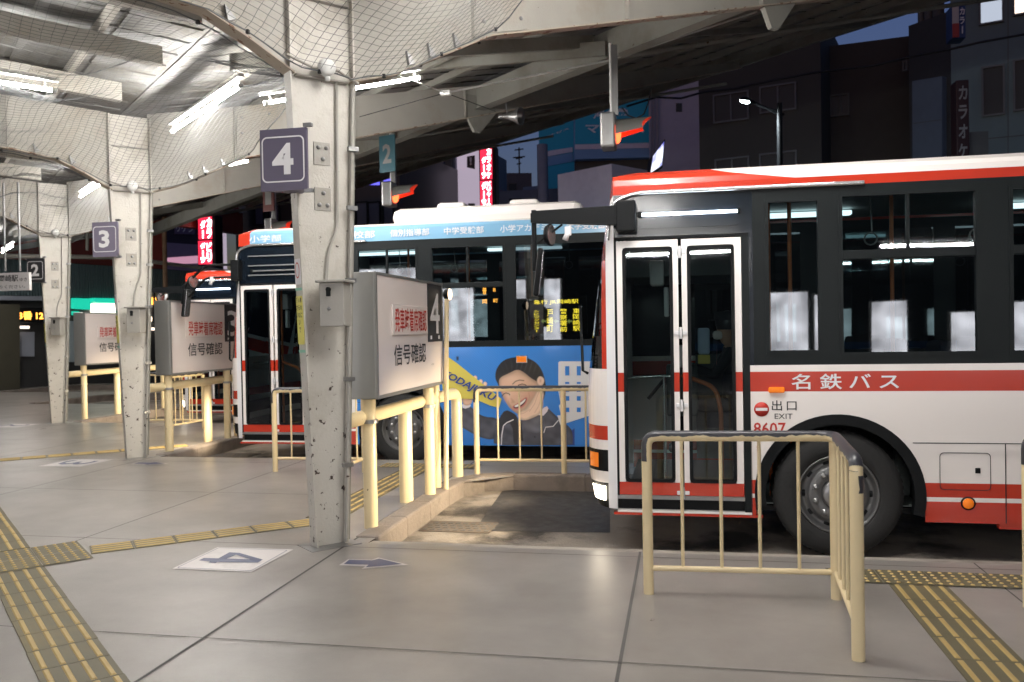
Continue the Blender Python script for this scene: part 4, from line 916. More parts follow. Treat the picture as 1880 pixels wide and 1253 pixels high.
hairp = mat('print_hair', (.012, .012, .016), .3, var=.4, vscale=20); jackp = mat('print_jacket', (.10, .105, .13), .4, var=.3, vscale=5); jackd = mat('print_jacket_dark', (.03, .033, .045), .4); yelp = mat('print_yellow', (.72, .60, .10), .4, var=.05)
blp = mat('print_deep_blue', (.02, .06, .28), .3)
advert = MB(); advert.quad([PY(1030, 640, 10.696), PY(1130, 640, 10.696), PY(1130, 818, 10.696), PY(1060, 818, 10.696), PY(1030, 790, 10.696)], adblue); advert = advert.build('advert_print', bus3)

import numpy as np
gx0, gx1, gy0, gy1, gs = -115, 962, 60, 886, 2.6
nx = int((gx1-gx0)/gs)+1; ny = int((gy1-gy0)/gs)+1
PXg, PYg = np.meshgrid(gx0+np.arange(nx)*gs, gy0+np.arange(ny)*gs)
colr = np.zeros(PXg.shape+(3,)); 
def nz2(x, y, s, seed=0.):
    return (np.sin(x*s+1.3*np.sin(y*s*.7+seed))+np.sin(y*s*1.3+1.7*np.sin(x*s*.6+seed*2)))*.5
blu = np.array([.025, .22, .68]); deep = np.array([.012, .045, .26])
k = np.clip((PYg-500)/500+.12*nz2(PXg, PYg, .012), 0, 1)[..., None]; colr[:] = blu*(1-k*.35)+np.array([.01, .1, .42])*k*.35; colr *= (1+.10*np.sin((PXg+PYg*1.6)*.28))[..., None]
def sd(poly):
    P = np.array(poly, float); Q = np.roll(P, -1, 0); ins = np.zeros(PXg.shape, bool); dm = np.full(PXg.shape, 1e9)
    x0, y0 = P.min(0)-30; x1, y1 = P.max(0)+30; j0 = max(0, int((y0-gy0)/gs)); j1 = min(ny, int((y1-gy0)/gs)+2); i0 = max(0, int((x0-gx0)/gs)); i1 = min(nx, int((x1-gx0)/gs)+2)
    X_, Y_ = PXg[j0:j1, i0:i1], PYg[j0:j1, i0:i1]; I = np.zeros(X_.shape, bool); Dm = np.full(X_.shape, 1e9)
    for (ax, ay), (bx, by) in zip(P, Q):
        c = ((ay > Y_) != (by > Y_)) & (X_ < (bx-ax)*(Y_-ay)/((by-ay) if abs(by-ay) > 1e-9 else 1e-9)+ax); I ^= c
        dx, dy = bx-ax, by-ay; L2 = dx*dx+dy*dy+1e-9; t_ = np.clip(((X_-ax)*dx+(Y_-ay)*dy)/L2, 0, 1); Dm = np.minimum(Dm, np.hypot(X_-ax-t_*dx, Y_-ay-t_*dy))
    out = np.full(PXg.shape, -1e9); out[j0:j1, i0:i1] = np.where(I, Dm, -Dm); return out
def paint(poly, col, fe=4., it=2, shade=None, a=1.):
    global colr
    s_ = sd(smooth(poly, it) if it else poly); al = (np.clip(.5+s_/fe, 0, 1)*a)[..., None]; c = np.array(col)[None, None, :]*np.ones(PXg.shape+(1,))
    if shade is not None: c = c*shade(PXg, PYg, s_)[..., None]
    colr = colr*(1-al)+c*al
def stroke(pts, wd, col, a=1., fe=3.):
    global colr
    dm = np.full(PXg.shape, 1e9)
    for (ax, ay), (bx, by) in zip(pts[:-1], pts[1:]):
        dx, dy = bx-ax, by-ay; t_ = np.clip(((PXg-ax)*dx+(PYg-ay)*dy)/(dx*dx+dy*dy+1e-9), 0, 1); dm = np.minimum(dm, np.hypot(PXg-ax-t_*dx, PYg-ay-t_*dy))
    al = (np.clip(.5+(wd/2-dm)/fe, 0, 1)*a)[..., None]; colr = colr*(1-al)+np.array(col)*al
gs_ = lambda cx, cy, rx, ry: (lambda x, y: np.exp(-((x-cx)/rx)**2-((y-cy)/ry)**2))
def blob(cx, cy, rx, ry, col, a):
    global colr
    al = (gs_(cx, cy, rx, ry)(PXg, PYg)*a)[..., None]; colr = colr*(1-al)+np.array(col)*al
jk = lambda x, y, s: np.clip(.95+.32*nz2(x, y, .022, 1)+.22*nz2(x, y, .06, 3)-.35*np.exp(-(np.maximum(s, 0)/16)**2), .25, 1.7)
sk = (.74, .47, .33); skl = (.84, .60, .45)
paint([(830, 890), (900, 790), (970, 740), (970, 890)], deep, 6, 0)
paint([(45, 560), (110, 560), (200, 650), (350, 660), (380, 760), (310, 845), (200, 825), (110, 780), (-20, 700)], (.075, .08, .105), 4, 2, jk)
paint([(40, 545), (100, 532), (120, 568), (52, 590)], (.78, .72, .74), 4, 1)
paint([(308, 900), (300, 780), (330, 690), (390, 620), (490, 640), (520, 690), (640, 650), (740, 575), (770, 600), (850, 680), (930, 740), (950, 800), (945, 900)], (.085, .09, .118), 4, 1, jk)
paint([(350, 660), (400, 590), (470, 620), (500, 650), (508, 900), (470, 900), (460, 700), (380, 720), (345, 900), (325, 800)], (.022, .024, .034), 7, 1)
paint([(560, 700), (640, 690), (700, 760), (690, 900), (560, 900)], (.06, .063, .085), 30, 2, None, .7)
paint([(505, 690), (530, 700), (548, 850), (512, 850)], (.006, .006, .01), 3, 0)
stroke([(368, 885), (372, 800), (385, 725), (412, 700), (466, 676)], 8, (.8, .78, .8)); stroke([(715, 782), (728, 737), (790, 730), (832, 680)], 7, (.8, .78, .8)); stroke([(640, 815), (642, 818)], 14, (.02, .02, .03), .8)
paint([(655, 635), (735, 556), (757, 592), (700, 655), (650, 665)], (.85, .74, .76), 4, 1)
paint([(345, 390), (312, 330), (330, 245), (385, 185), (460, 162), (545, 160), (630, 185), (690, 245), (722, 330), (735, 420), (712, 525), (690, 530), (600, 400), (400, 420), (370, 470)], (.011, .011, .014), 5, 2, lambda x, y, s: 1+.9*np.clip(np.sin(np.arctan2(y-520, x-500)*46+nz2(x, y, .02)*2), 0, 1)*gs_(560, 230, 150, 60)(x, y)*2.2)
fsh = lambda x, y, s: np.clip(.80+.34*gs_(450, 420, 150, 150)(x, y)-.30*np.exp(-(np.maximum(s, 0)/20)**2)-.18*gs_(650, 560, 90, 130)(x, y)-.12*gs_(500, 300, 140, 26)(x, y), .35, 1.3)
paint([(348, 385), (352, 330), (430, 295), (500, 258), (560, 290), (610, 335), (655, 358), (700, 400), (708, 460), (695, 560), (640, 625), (560, 655), (500, 628), (440, 585), (395, 515), (365, 450)], sk, 6, 2, fsh)
blob(420, 505, 34, 26, (.85, .38, .28), .35); blob(600, 470, 55, 36, (.85, .38, .28), .35); blob(430, 470, 16, 40, (.95, .76, .62), .5); blob(470, 340, 70, 30, (.92, .70, .55), .35)
paint([(655, 350), (675, 316), (705, 322), (722, 350), (712, 385), (690, 402), (665, 388)], skl, 5, 2, lambda x, y, s: np.clip(.65+s/30, .6, 1.05)); blob(688, 355, 10, 20, (.45, .2, .13), .6)
paint([(440, 490), (455, 520), (448, 536), (470, 540), (485, 530)], (.5, .26, .17), 14, 1, None, .55)
paint([(455, 566), (500, 540), (540, 508), (578, 482), (584, 520), (555, 566), (505, 596), (468, 592)], (.60, .20, .17), 6, 2)
paint([(466, 566), (505, 546), (545, 516), (572, 494), (573, 520), (548, 556), (502, 582), (474, 582)], (.08, .015, .015), 4, 2)
paint([(474, 562), (508, 546), (545, 520), (567, 500), (567, 516), (541, 546), (502, 570), (480, 572)], (.92, .88, .85), 4, 2)
for i in range(5): stroke([(488+17*i, 558-12*i), (491+17*i, 570-13*i)], 1.5, (.45, .35, .33), .6)
stroke([(592, 455), (600, 485), (590, 520)], 5, (.45, .22, .14), .5, 8); stroke([(425, 520), (432, 545), (446, 565)], 4, (.45, .22, .14), .45, 8)
for e_ in ([(374, 482), (386, 464), (406, 455), (428, 460), (438, 470)], [(496, 408), (512, 390), (536, 382), (560, 386), (582, 402)]): stroke(e_, 7, (.03, .018, .016), .95, 4); stroke([(x, y+9) for x, y in e_], 4, (.4, .2, .13), .4, 6)
stroke([(462, 382), (485, 360), (516, 350), (552, 354)], 8, (.06, .035, .03), .8, 6); stroke([(366, 434), (378, 420), (398, 414)], 7, (.06, .035, .03), .7, 6)
paint([(520, 690), (600, 650), (700, 630), (738, 680), (722, 770), (640, 790), (560, 770)], (.12, .125, .16), 5, 2, jk)
paint([(495, 630), (545, 600), (600, 545), (640, 480), (662, 436), (690, 430), (718, 445), (708, 520), (712, 560), (690, 625), (640, 655), (570, 682), (515, 676)], skl, 5, 2, lambda x, y, s: np.clip(.72+s/60+.15*nz2(x, y, .05), .62, 1.1))
stroke([(598, 608), (640, 545), (664, 476), (676, 448)], 4, (.42, .2, .13), .6, 5); stroke([(640, 618), (672, 565), (692, 500), (700, 460)], 4, (.42, .2, .13), .55, 5); stroke([(505, 636), (560, 618), (600, 590)], 4, (.42, .2, .13), .5, 5)
paint([(38, 500), (70, 478), (125, 490), (130, 530), (100, 560), (52, 556)], sk, 5, 2, lambda x, y, s: np.clip(.7+s/40, .6, 1.05))
for x, y in ((150, 325), (195, 355), (232, 375)): paint([(x-18, y+16), (x-9, y-13), (x+13, y-11), (x+22, y+13), (x, y+28)], skl, 4, 2, lambda x, y, s: np.clip(.75+s/26, .7, 1.1))
# turn the painted grid into one flat printed sheet
vv = np.zeros((ny*nx, 3)); A00 = PY(840+gx0/4.475, 620+gy0/4.475, 10.692)
for j in range(ny):
    for i_ in (0, nx-1): pass
Pa = [PY(840+(gx0+nx_*gs)/4.475, 620+(gy0+ny_*gs)/4.475, 10.692) for nx_, ny_ in ((0, 0), (nx-1, 0), (0, ny-1), (nx-1, ny-1))]
U_ = (np.arange(nx)/(nx-1))[None, :]; V_ = (np.arange(ny)/(ny-1))[:, None]
for c_ in range(3): vv[:, c_] = (Pa[0][c_]*(1-U_)*(1-V_)+Pa[1][c_]*U_*(1-V_)+Pa[2][c_]*(1-U_)*V_+Pa[3][c_]*U_*V_).ravel()
vv[:, 1] = 10.692; vv -= np.array(OFF[advert.name] if advert.name in OFF else (0, 0, 0))
idx = np.arange(ny*nx).reshape(ny, nx); F4 = np.stack([idx[1:, :-1], idx[1:, 1:], idx[:-1, 1:], idx[:-1, :-1]], -1).reshape(-1, 4)
# leave out cells outside the advert panel
zz = vv[:, 2]+(OFF[advert.name].z if advert.name in OFF else 0); xxw = vv[:, 0]+(OFF[advert.name].x if advert.name in OFF else 0)
ok = (zz > .112) & (zz < 1.385) & (np.hypot(xxw+3.63, zz-.32) > .612) ; F4 = F4[ok[F4].all(1)]
me = bpy.data.meshes.new('portrait_print'); me.vertices.add(len(vv)); me.vertices.foreach_set('co', vv.ravel()); me.loops.add(F4.size); me.loops.foreach_set('vertex_index', F4.ravel().astype(np.int32)); me.polygons.add(len(F4)); me.polygons.foreach_set('loop_start', (np.arange(len(F4))*4).astype(np.int32)); me.update(calc_edges=True)
at = me.color_attributes.new('print', 'FLOAT_COLOR', 'POINT'); at.data.foreach_set('color', np.concatenate([np.clip(colr, 0, 1).reshape(-1, 3), np.ones((ny*nx, 1))], 1).ravel())
pm = mat('portrait_print', (.5, .5, .5), .3, coat=.3); na = pm.node_tree.nodes.new('ShaderNodeAttribute'); na.attribute_name = 'print'; pm.node_tree.links.new(na.outputs['Color'], pm.node_tree.nodes['Principled BSDF'].inputs['Base Color'])
me.materials.append(pm); po = bpy.data.objects.new('portrait_print', me); COL.objects.link(po); po.parent = advert
bp = [(823, 656), (840, 668), (921, 733), (916, 749), (900, 745), (872, 733), (815, 732), (811, 700)]
adp(bp, 5, yelp, 'banner', None, False)
p0 = PY(809, 694, 10.67); p1 = PY(906, 742, 10.67); uu = (p1-p0).normalized(); ww = V((0, -1, 0)).cross(uu)*1.0; ww = ww if ww.z > 0 else -ww
text('YODAJUKU', p0, uu, ww, (p1-p0).length, .125, blp, 'lettering', advert, .03, .003, shear=.25)
# white building emblem with blue windows
wl = lambda pts, lay, m_, nm: adp(pts, lay, m_, nm)
adp([(828, 205), (840, 196), (1090, 196), (1090, 640), (1060, 650), (845, 720), (820, 640), (850, 640), (832, 560), (846, 545), (828, 440)], 3, whitep, 'emblem')
for x0, x1 in ((884, 918), (980, 1012)):
    for y0, y1 in ((236, 312), (366, 382), (432, 446), (482, 520), (576, 612)): adp([(x0, y0), (x1, y0), (x1, y1), (x0, y1)], 4, adblue, 'emblem_window')
t_ = PY(958, 660, 10.69); b = MB(); b.rbox(t_+V((-.075, -.02, -.05)), t_+V((.075, .0, .05)), chrome, .008); b.box(t_+V((-.06, -.026, -.036)), t_+V((.06, -.0205, .036)), amber); b.build('side_reflector', bus3)
b = MB(); q = PY(835, 658, 10.698); ringpoly(b, V((0, 0, 0)), X, Z, V((0, q.y-.0, 0)), [(q.x+a, q.z+c) for a, c in rrect(-.17, -.13, .11, .13, .03)], [(q.x+a, q.z+c) for a, c in rrect(-.165, -.125, .105, .125, .027)], ink); b.box(PY(838, 662, 10.692), PY(838, 662, 10.692)+V((.03, .004, .05)), ink); b.build('fuel_hatch', bus3)
b = MB(); b.box(w(1.9, -.003, .83), w(10.3, -.001, .835), ink); b.build('panel_seam', bus3)
for st, xa, xe in (('小学部', 457, 516), ('中学部', 541, 580), ('高校部', 628, 688), ('個別指導部', 716, 788), ('中学受験部', 815, 888), ('小学アカデミー', 918, 1020), ('大学受験部', 1040, 1112)):
    a = PY(xa, 425, 10.688); e = PY(xe, 420, 10.688); text(st, V((a.x, 10.693, B3.z+3.015)), X, Z, e.x-a.x, .095, whitep, 'lettering', bus3, .012, .004)
# destination display behind the glass
ledp = emit('led_yellow', (1, .66, .04), 5.5); ledo = emit('led_orange', (1, .38, .05), 2.2)
a = PY(968, 545, 10.76); e = PY(1078, 613, 10.76)
b = MB(); b.box((a.x, 10.76, e.z), (e.x, 10.8, a.z), blackm); dd = b.build('destination_display', bus3)
def ptxt(st, x0, y0, x1, y1, m_, par, Y=10.752, bold=.01):
    a = PY(x0, y1, Y); e = PY(x1, y0, Y); text(st, V((a.x, Y, a.z)), X, Z, e.x-a.x, e.z-a.z, m_, 'lettering', par, bold*.3 if m_ in (ledp, ledo) else bold, .002)
zx = lambda x: 840+x/2.848; zy = lambda y: 380+y/2.848
ptxt('急行 JR岡崎駅', zx(398), zy(482), zx(632), zy(514), ledp, dd)
for st, x0, x1, y0, y1 in (('シビックセンター', 400, 428, 540, 658), ('戸崎町', 468, 500, 535, 658), ('警察署前', 536, 572, 532, 656), ('東岡崎駅', 604, 640, 530, 652)):
    k = len(st)
    for i, ch in enumerate(st):
        ch = {'ー': '|'}.get(ch, ch); hh = (y1-y0)/k; ptxt(ch, zx(x0 if ch != '|' else (x0+x1)/2-2), zy(y0+hh*i+1), zx(x1 if ch != '|' else (x0+x1)/2+2), zy(y0+hh*(i+1)-2), ledp, dd)
lg = emit('led_green', (.55, .6, .15), 1.0)
for x in (450, 516, 586):
    b = MB(); P_ = [(x-14, 598), (x, 586), (x, 594), (x+14, 594), (x+14, 603), (x, 603), (x, 612)]; b.quad([PY(zx(p), zy(q), 10.75) for p, q in P_], lg); b.build('arrow', dd)
ptxt('普', 886, 528, 893, 541, ledo, bus3, 10.78); ptxt('岡', 886, 550, 894, 558, ledo, bus3, 10.78); ptxt('町', 906, 549, 914, 556, ledo, bus3, 10.78); ptxt('前', 905, 529, 910, 536, ledo, bus3, 10.78)
# ---- bus two
B2 = B4+D*2+V((.15, 0, 0))
P2 = dict(P4); P2['fog'] = FOGon
bus2 = make_bus(B2, 'bus2', 'farthest red and white bus, its front peeking out behind the advert bus', P2)
w2 = lambda x, y, z: B2+V((x, y, z))
text('名鉄バス', w2(1.57, 0, 1.275), X, Z, .76, .118, whitep, 'lettering', bus2, .012, .003, 1.5)
# ---- the driver of the nearest bus: one skinned body
def person(base, label):
    t = thing('person', base, label, 'person')
    J = {'pel': (0, 0, 0), 'wai': (.02, 0, .2), 'che': (0, 0, .42), 'nek': (-.02, 0, .56), 'hd1': (-.04, 0, .66), 'hd2': (-.04, 0, .76), 'hd3': (-.03, 0, .84),
         'sL': (0, -.18, .50), 'eL': (-.16, -.24, .27), 'wL': (-.36, -.17, .36), 'hL': (-.43, -.15, .38), 'sR': (0, .18, .50), 'eR': (-.16, .24, .27), 'wR': (-.36, .17, .36), 'hR': (-.43, .15, .38),
         'hipL': (-.02, -.1, -.02), 'kL': (-.42, -.12, 0), 'fL': (-.46, -.12, -.40), 'tL': (-.6, -.12, -.44), 'hipR': (-.02, .1, -.02), 'kR': (-.42, .12, 0), 'fR': (-.46, .12, -.40), 'tR': (-.6, .12, -.44)}
    Ed = [('pel', 'wai'), ('wai', 'che'), ('che', 'nek'), ('nek', 'hd1'), ('hd1', 'hd2'), ('hd2', 'hd3'), ('che', 'sL'), ('sL', 'eL'), ('eL', 'wL'), ('wL', 'hL'), ('che', 'sR'), ('sR', 'eR'), ('eR', 'wR'), ('wR', 'hR'), ('pel', 'hipL'), ('hipL', 'kL'), ('kL', 'fL'), ('fL', 'tL'), ('pel', 'hipR'), ('hipR', 'kR'), ('kR', 'fR'), ('fR', 'tR')]
    Rr = dict(pel=(.16, .12), wai=(.15, .11), che=(.17, .12), nek=(.055, .055), hd1=(.075, .085), hd2=(.085, .105), hd3=(.07, .085), sL=(.06, .06), eL=(.045, .045), wL=(.03, .03), hL=(.03, .025), sR=(.06, .06), eR=(.045, .045), wR=(.03, .03), hR=(.03, .025), hipL=(.09, .09), kL=(.065, .065), fL=(.05, .05), tL=(.04, .035), hipR=(.09, .09), kR=(.065, .065), fR=(.05, .05), tR=(.04, .035))
    ks = list(J); me = bpy.data.meshes.new('body'); me.from_pydata([J[k] for k in ks], [(ks.index(a), ks.index(e)) for a, e in Ed], [])
    o = bpy.data.objects.new('body_tmp', me); COL.objects.link(o); o.modifiers.new('s', 'SKIN')
    for i, k in enumerate(ks): me.skin_vertices[0].data[i].radius = Rr[k]
    me.skin_vertices[0].data[0].use_root = True
    sd = o.modifiers.new('u', 'SUBSURF'); sd.levels = 2
    dg = bpy.context.evaluated_depsgraph_get(); dg.update(); m2 = bpy.data.meshes.new_from_object(o.evaluated_get(dg)); bpy.data.objects.remove(o)
    uni = mat('uniform_dark', (.018, .02, .028), .8)
    m2.materials.append(uni); m2.materials.append(skin)
    for p in m2.polygons:
        p.use_smooth = True; c = p.center; p.material_index = 1 if (c.z > .545 or c.x < -.365 and c.z > .3) else 0
    o = bpy.data.objects.new('body', m2); COL.objects.link(o); o.parent = t
    B = V(base); g = MB()
    vs = []; 
    g.lathe(B+V((-.025, 0, .77)), Z, [(-.06, .10), (0, .113), (.06, .105), (.11, .07), (.125, 0)], hairp, 20); g.build('hair', t)
    g = MB(); g.lathe(B+V((-.03, 0, .80)), Z, [(0, .118), (.05, .12), (.08, .115), (.09, 0)], uni, 20); g.rbox(B+V((-.2, -.08, .795)), B+V((-.1, .08, .81)), uni, .006); g.build('cap', t)
    g = MB(); g.rbox(B+V((-.165, -.075, .615)), B+V((-.07, .075, .70)), MATS['bus_white'], .03); g.build('face_mask', t)
    g = MB(); g.add([B+V((-.125, -.03, .52)), B+V((-.125, .03, .52)), B+V((-.135, .04, .3)), B+V((-.135, -.04, .3))], [(0, 1, 2, 3)], redink); g.build('tie', t)
    return t
person(B4+V((1.22, 1.72, 1.02)), 'bus driver in dark uniform, cap and white mask inside the nearest bus')
SKY=.10; SKYC=(.34,.44,1.0,1); EXPO=0.95
# ---------------------------------------------------------------- background
class Fac:      # a building whose front is seen between two top corners at height H
    def __init__(s, name, label, cat, pl, pr, H, depth, m_, z0=-.16, group=None):
        a = G(pl[0], pl[1], H); e = G(pr[0], pr[1], H); s.a = V((a.x, a.y, z0)); s.u = V((e.x-a.x, e.y-a.y, 0)); s.W = s.u.length; s.u.normalize()
        s.n = s.u.cross(Z); s.H = H; s.z0 = z0; s.t = thing(name, s.a+s.u*s.W/2, label, cat, group)
        b = MB(); b.prism([(0, 0), (s.W, 0), (s.W, H-z0), (0, H-z0)], (s.a, s.u, Z, -s.n), depth, m_); s.b = b.build('wall', s.t)
    def loc(s, x, y):
        p = PL(x, y, s.a, s.n); return ((p-s.a).dot(s.u), p.z-s.z0)
    def panel(s, q, m_, nm='panel', out=.03, th=.05, par=None):     # q: four pixels bl br tr tl
        P_ = [s.loc(*p) for p in q]; b = MB(); b.prism(P_, (s.a+s.n*(out-th), s.u, Z, s.n), th, m_); return b.build(nm, par or s.t)
    def win(s, q, m_, fm, mull=1):
        P_ = [s.loc(*p) for p in q]; f_ = MB(); bw = .06
        x0 = min(p[0] for p in P_); x1 = max(p[0] for p in P_); y0 = min(p[1] for p in P_); y1 = max(p[1] for p in P_)
        o_ = s.a+s.n*.0
        for r in ((x0, y0-bw, x1, y0), (x0, y1, x1, y1+bw), (x0-bw, y0-bw, x0, y1+bw), (x1, y0-bw, x1+bw, y1+bw)): f_.prism([(r[0], r[1]), (r[2], r[1]), (r[2], r[3]), (r[0], r[3])], (o_, s.u, Z, s.n), .08, fm)
        for i in range(mull): xx = x0+(x1-x0)*(i+1)/(mull+1); f_.prism([(xx-.03, y0), (xx+.03, y0), (xx+.03, y1), (xx-.03, y1)], (o_+s.n*.006, s.u, Z, s.n), .05, fm)
        w_ = f_.build('window', s.t); b = MB(); b.prism([(x0, y0), (x1, y0), (x1, y1), (x0, y1)], (o_, s.u, Z, s.n), .02, m_); b.build('pane', w_)
    def txt(s, st, q, m_, par=None, bold=.02, out=.035):
        (xa, ya), (xe, ye) = s.loc(q[0], q[3]), s.loc(q[2], q[1]); text(st, s.a+s.u*xa+Z*ya+s.n*out, s.u, Z, xe-xa, ye-ya, m_, 'lettering', par or s.t, bold, .004)
R4_ = lambda x0, y0, x1, y1, dl=0, dr=0: [(x0, y1), (x1, y1+dr), (x1, y0+dr), (x0, y0)]
dk = mat('wall_dark', (.10, .105, .10), .8); brn = mat('wall_brown', (.055, .056, .05), .85, var=.1, vscale=1); gry = mat('wall_grey_blue', (.14, .20, .21), .8); lil = mat('wall_lilac', (.42, .42, .50), .8)
wht = mat('wall_pale', (.85, .82, .88), .7); slate = mat('wall_slate', (.25, .27, .32), .8); frm = mat('window_frame_far', (.11, .13, .14), .5); pan = mat('pane_far', (.02, .03, .033), .5)
blueS = mat('sign_blue', (.012, .26, .40), .5, var=.04, emis=(.006, .075, .13), es=.08); lbl = mat('sign_light_blue', (.20, .38, .60), .5, var=.06); stripe = mat('sign_stripe', (.75, .72, .8), .5)  # weak glow added to brighten the blue sign face
litw = emit('lit_window', (.75, .85, 1), .32); litwarm = emit('lit_window_warm', (1, .82, .68), 1.1); neonr = emit('neon_red', (1, .03, .08), .65); neonw = emit('neon_white', (1, .85, .9), 2.6); wallglow = emit('lilac_wall_glow', (.50, .42, .52), .42); nblue = emit('neon_blue', (.13, .12, .9), 1.0)  # lilac wall emits in place of the neon light falling on it
# right hand block
f = Fac('office_building', 'dark grey blue building with two lit upper windows at the top right', 'building', (1744, -58), (2040, -118), 13.6, 8, gry)
f.win([(1801, 38), (1839, 38), (1839, -30), (1801, -30)], litw, frm, 0); f.win([(1863, 18), (1915, 18), (1915, -50), (1863, -50)], litwarm, frm, 1)
f.win([(1806, 208), (1841, 208), (1841, 127), (1806, 127)], pan, frm, 0); f.win([(1864, 197), (1906, 197), (1906, 114), (1864, 114)], pan, frm, 0)
f.panel([(1850, 300), (1851.5, 300), (1851.5, -60), (1850, -60)], dk, 'panel_joint', .012, .02); f.panel([(1795, 257.5), (1900, 247.5), (1900, 246), (1795, 256)], dk, 'panel_joint', .012, .02)
f = Fac('shop_building', 'very dark building with a pale panel beside the karaoke sign', 'building', (1668, 48), (1745, 20), 12.2, 8, mat('wall_darker', (.045, .05, .052), .8))
f.panel([(1684, 340), (1738, 340), (1738, 142), (1683, 151)], mat('panel_blue_grey', (.11, .15, .20), .6), 'pale_panel', .25, .25); f.panel([(1685, 229), (1737, 222), (1737, 221), (1685, 228)], dk, 'panel_joint', .256, .02)
f.win([(1654+8, 128), (1665, 128), (1665, 115), (1662, 115)], pan, dk, 0)
b = MB()
for x0, x1 in ((1686, 1696), (1698, 1711), (1714, 1732)):
    a = PL(x0, 44, f.a+V((0, 1, 0)), f.n); e = PL(x1, 30, f.a+V((0, 1, 0)), f.n); r = abs((e-a).dot(f.u))/2; b.lathe(V(((a.x+e.x)/2, (a.y+e.y)/2, 12.2)), Z, [(0, r), (1.0, r), (1.1, r*.7), (1.12, 0)], dk, 14)
b.build('water_tank', f.t)
f = Fac('apartment_building', 'unlit dark building standing between the street lamp and the pale panel', 'building', (1500, 88), (1672, 66), 12.4, 8, mat('wall_black_brown', (.05, .048, .042), .85))
f.win([(1526, 212), (1540, 212), (1540, 178), (1526, 178)], pan, dk, 0); f.win([(1545, 210), (1556, 210), (1556, 176), (1545, 176)], pan, dk, 0)
f = Fac('hotel_building', 'brown tiled building with pale framed windows behind the street lamp', 'building', (1281, 52), (1505, 10), 13.2, 9, brn)
for q in ([(1313, 225), (1372, 215), (1372, 170), (1313, 178)], [(1398, 207), (1459, 198), (1459, 155), (1398, 163)], [(1316, 345), (1373, 345), (1373, 292), (1316, 296)], [(1398, 345), (1460, 345), (1460, 281), (1398, 286)]): f.win(q, pan, frm, 1)
# small sign and karaoke sign on brackets
def sign_box(nm, lab, x0, y0, x1, y1, Yp, m_, th=.5):
    a = PY(x0, y1, Yp); e = PY(x1, y0, Yp); t = thing(nm, V(((a.x+e.x)/2, Yp, a.z)), lab, 'sign'); b = MB(); b.rbox((a.x, Yp, a.z), (e.x, Yp+th, e.z), m_, .03); b.build('case', t); return t, a, e
t, a, e = sign_box('vertical_sign', 'tall dark red karaoke sign with white katakana on the right', 1757, 146, 1779, 330, 25, mat('karaoke_red', (.03, .007, .006), .5))
for i, ch in enumerate('カラオケ'): ptxt(ch, 1760, 157+35.5*i, 1776, 184+35.5*i, MATS['dim_grey'], t, 24.99, .03)
MB().box((e.x, 25.1, e.z-3.2), (e.x+.5, 25.4, e.z-1.4), dk).build('bracket', t)
t, a, e = sign_box('vertical_sign', 'small projecting sign, white and red beside blue, near the top right', 1747, 8, 1773, 72, 25, mat('sign_deep_blue', (.02, .05, .16), .5))
MB().box((a.x+.02, 24.97, a.z+.4), (a.x+(e.x-a.x)*.5, 24.998, e.z-.03), mat('sign_pale', (.5, .45, .42), .5)).build('pale_half', t); MB().box((a.x+.02, 24.96, a.z+.03), (a.x+(e.x-a.x)*.5, 24.99, a.z+.4), mat('sign_dull_red', (.35, .03, .02), .5)).build('red_half', t)
for i, ch in enumerate('カラー'.replace('ー', '|')): ptxt(ch, 1762 if ch != '|' else 1766, 14+17*i, 1771 if ch != '|' else 1768, 28+17*i, MATS['white_paint'], t, 24.96, .03)
# lilac building with screen
f = Fac('tiled_building', 'narrow pale lilac building behind the roof of the nearest bus', 'building', (1190, 96), (1283, 90), 16.5, 8, lil)
f.panel([(1241, 206), (1252, 206), (1252, 190), (1241, 190)], pan, 'vent_window', .03)
for x in (1194, 1200, 1207): f.panel([(x, 330), (x+2.5, 330), (x+2.5, 110), (x, 110)], slate, 'drain_pipe', .14, .14)
a = PY(1187, 326, 30); t = thing('video_screen', a, 'tilted glowing blue white video screen above the nearest bus roof', 'screen')
b = MB(); q = [PY(1187, 326, 30), PY(1216, 306, 29), PY(1221, 255, 29), PY(1190, 296, 30)]; b.add(q+[p+V((0, .25, 0)) for p in q], [(0, 1, 2, 3), (7, 6, 5, 4), (0, 4, 5, 1), (1, 5, 6, 2), (2, 6, 7, 3), (3, 7, 4, 0)], blackm); b.build('frame', t)
scr = bpy.data.materials.new('screen_picture'); scr.use_nodes = True; n_ = scr.node_tree; bs = n_.nodes['Principled BSDF']; vn = n_.nodes.new('ShaderNodeTexNoise'); vn.inputs['Scale'].default_value = 1.6; cr = n_.nodes.new('ShaderNodeValToRGB'); tc_ = n_.nodes.new('ShaderNodeTexCoord')
cr.color_ramp.elements[0].position = .4; cr.color_ramp.elements[0].color = (.05, .05, .35, 1); cr.color_ramp.elements[1].position = .6; cr.color_ramp.elements[1].color = (.8, .85, 1, 1)
n_.links.new(tc_.outputs['Object'], vn.inputs['Vector']); n_.links.new(vn.outputs['Fac'], cr.inputs['Fac']); n_.links.new(cr.outputs['Color'], bs.inputs['Emission Color']); bs.inputs['Emission Strength'].default_value = .9
b = MB(); b.quad([V((p.x, p.y-.02, p.z)) for p in (PY(1188.5, 322, 30), PY(1215, 304, 29), PY(1219.5, 260, 29), PY(1191, 298, 30))], scr); b.build('screen', t)
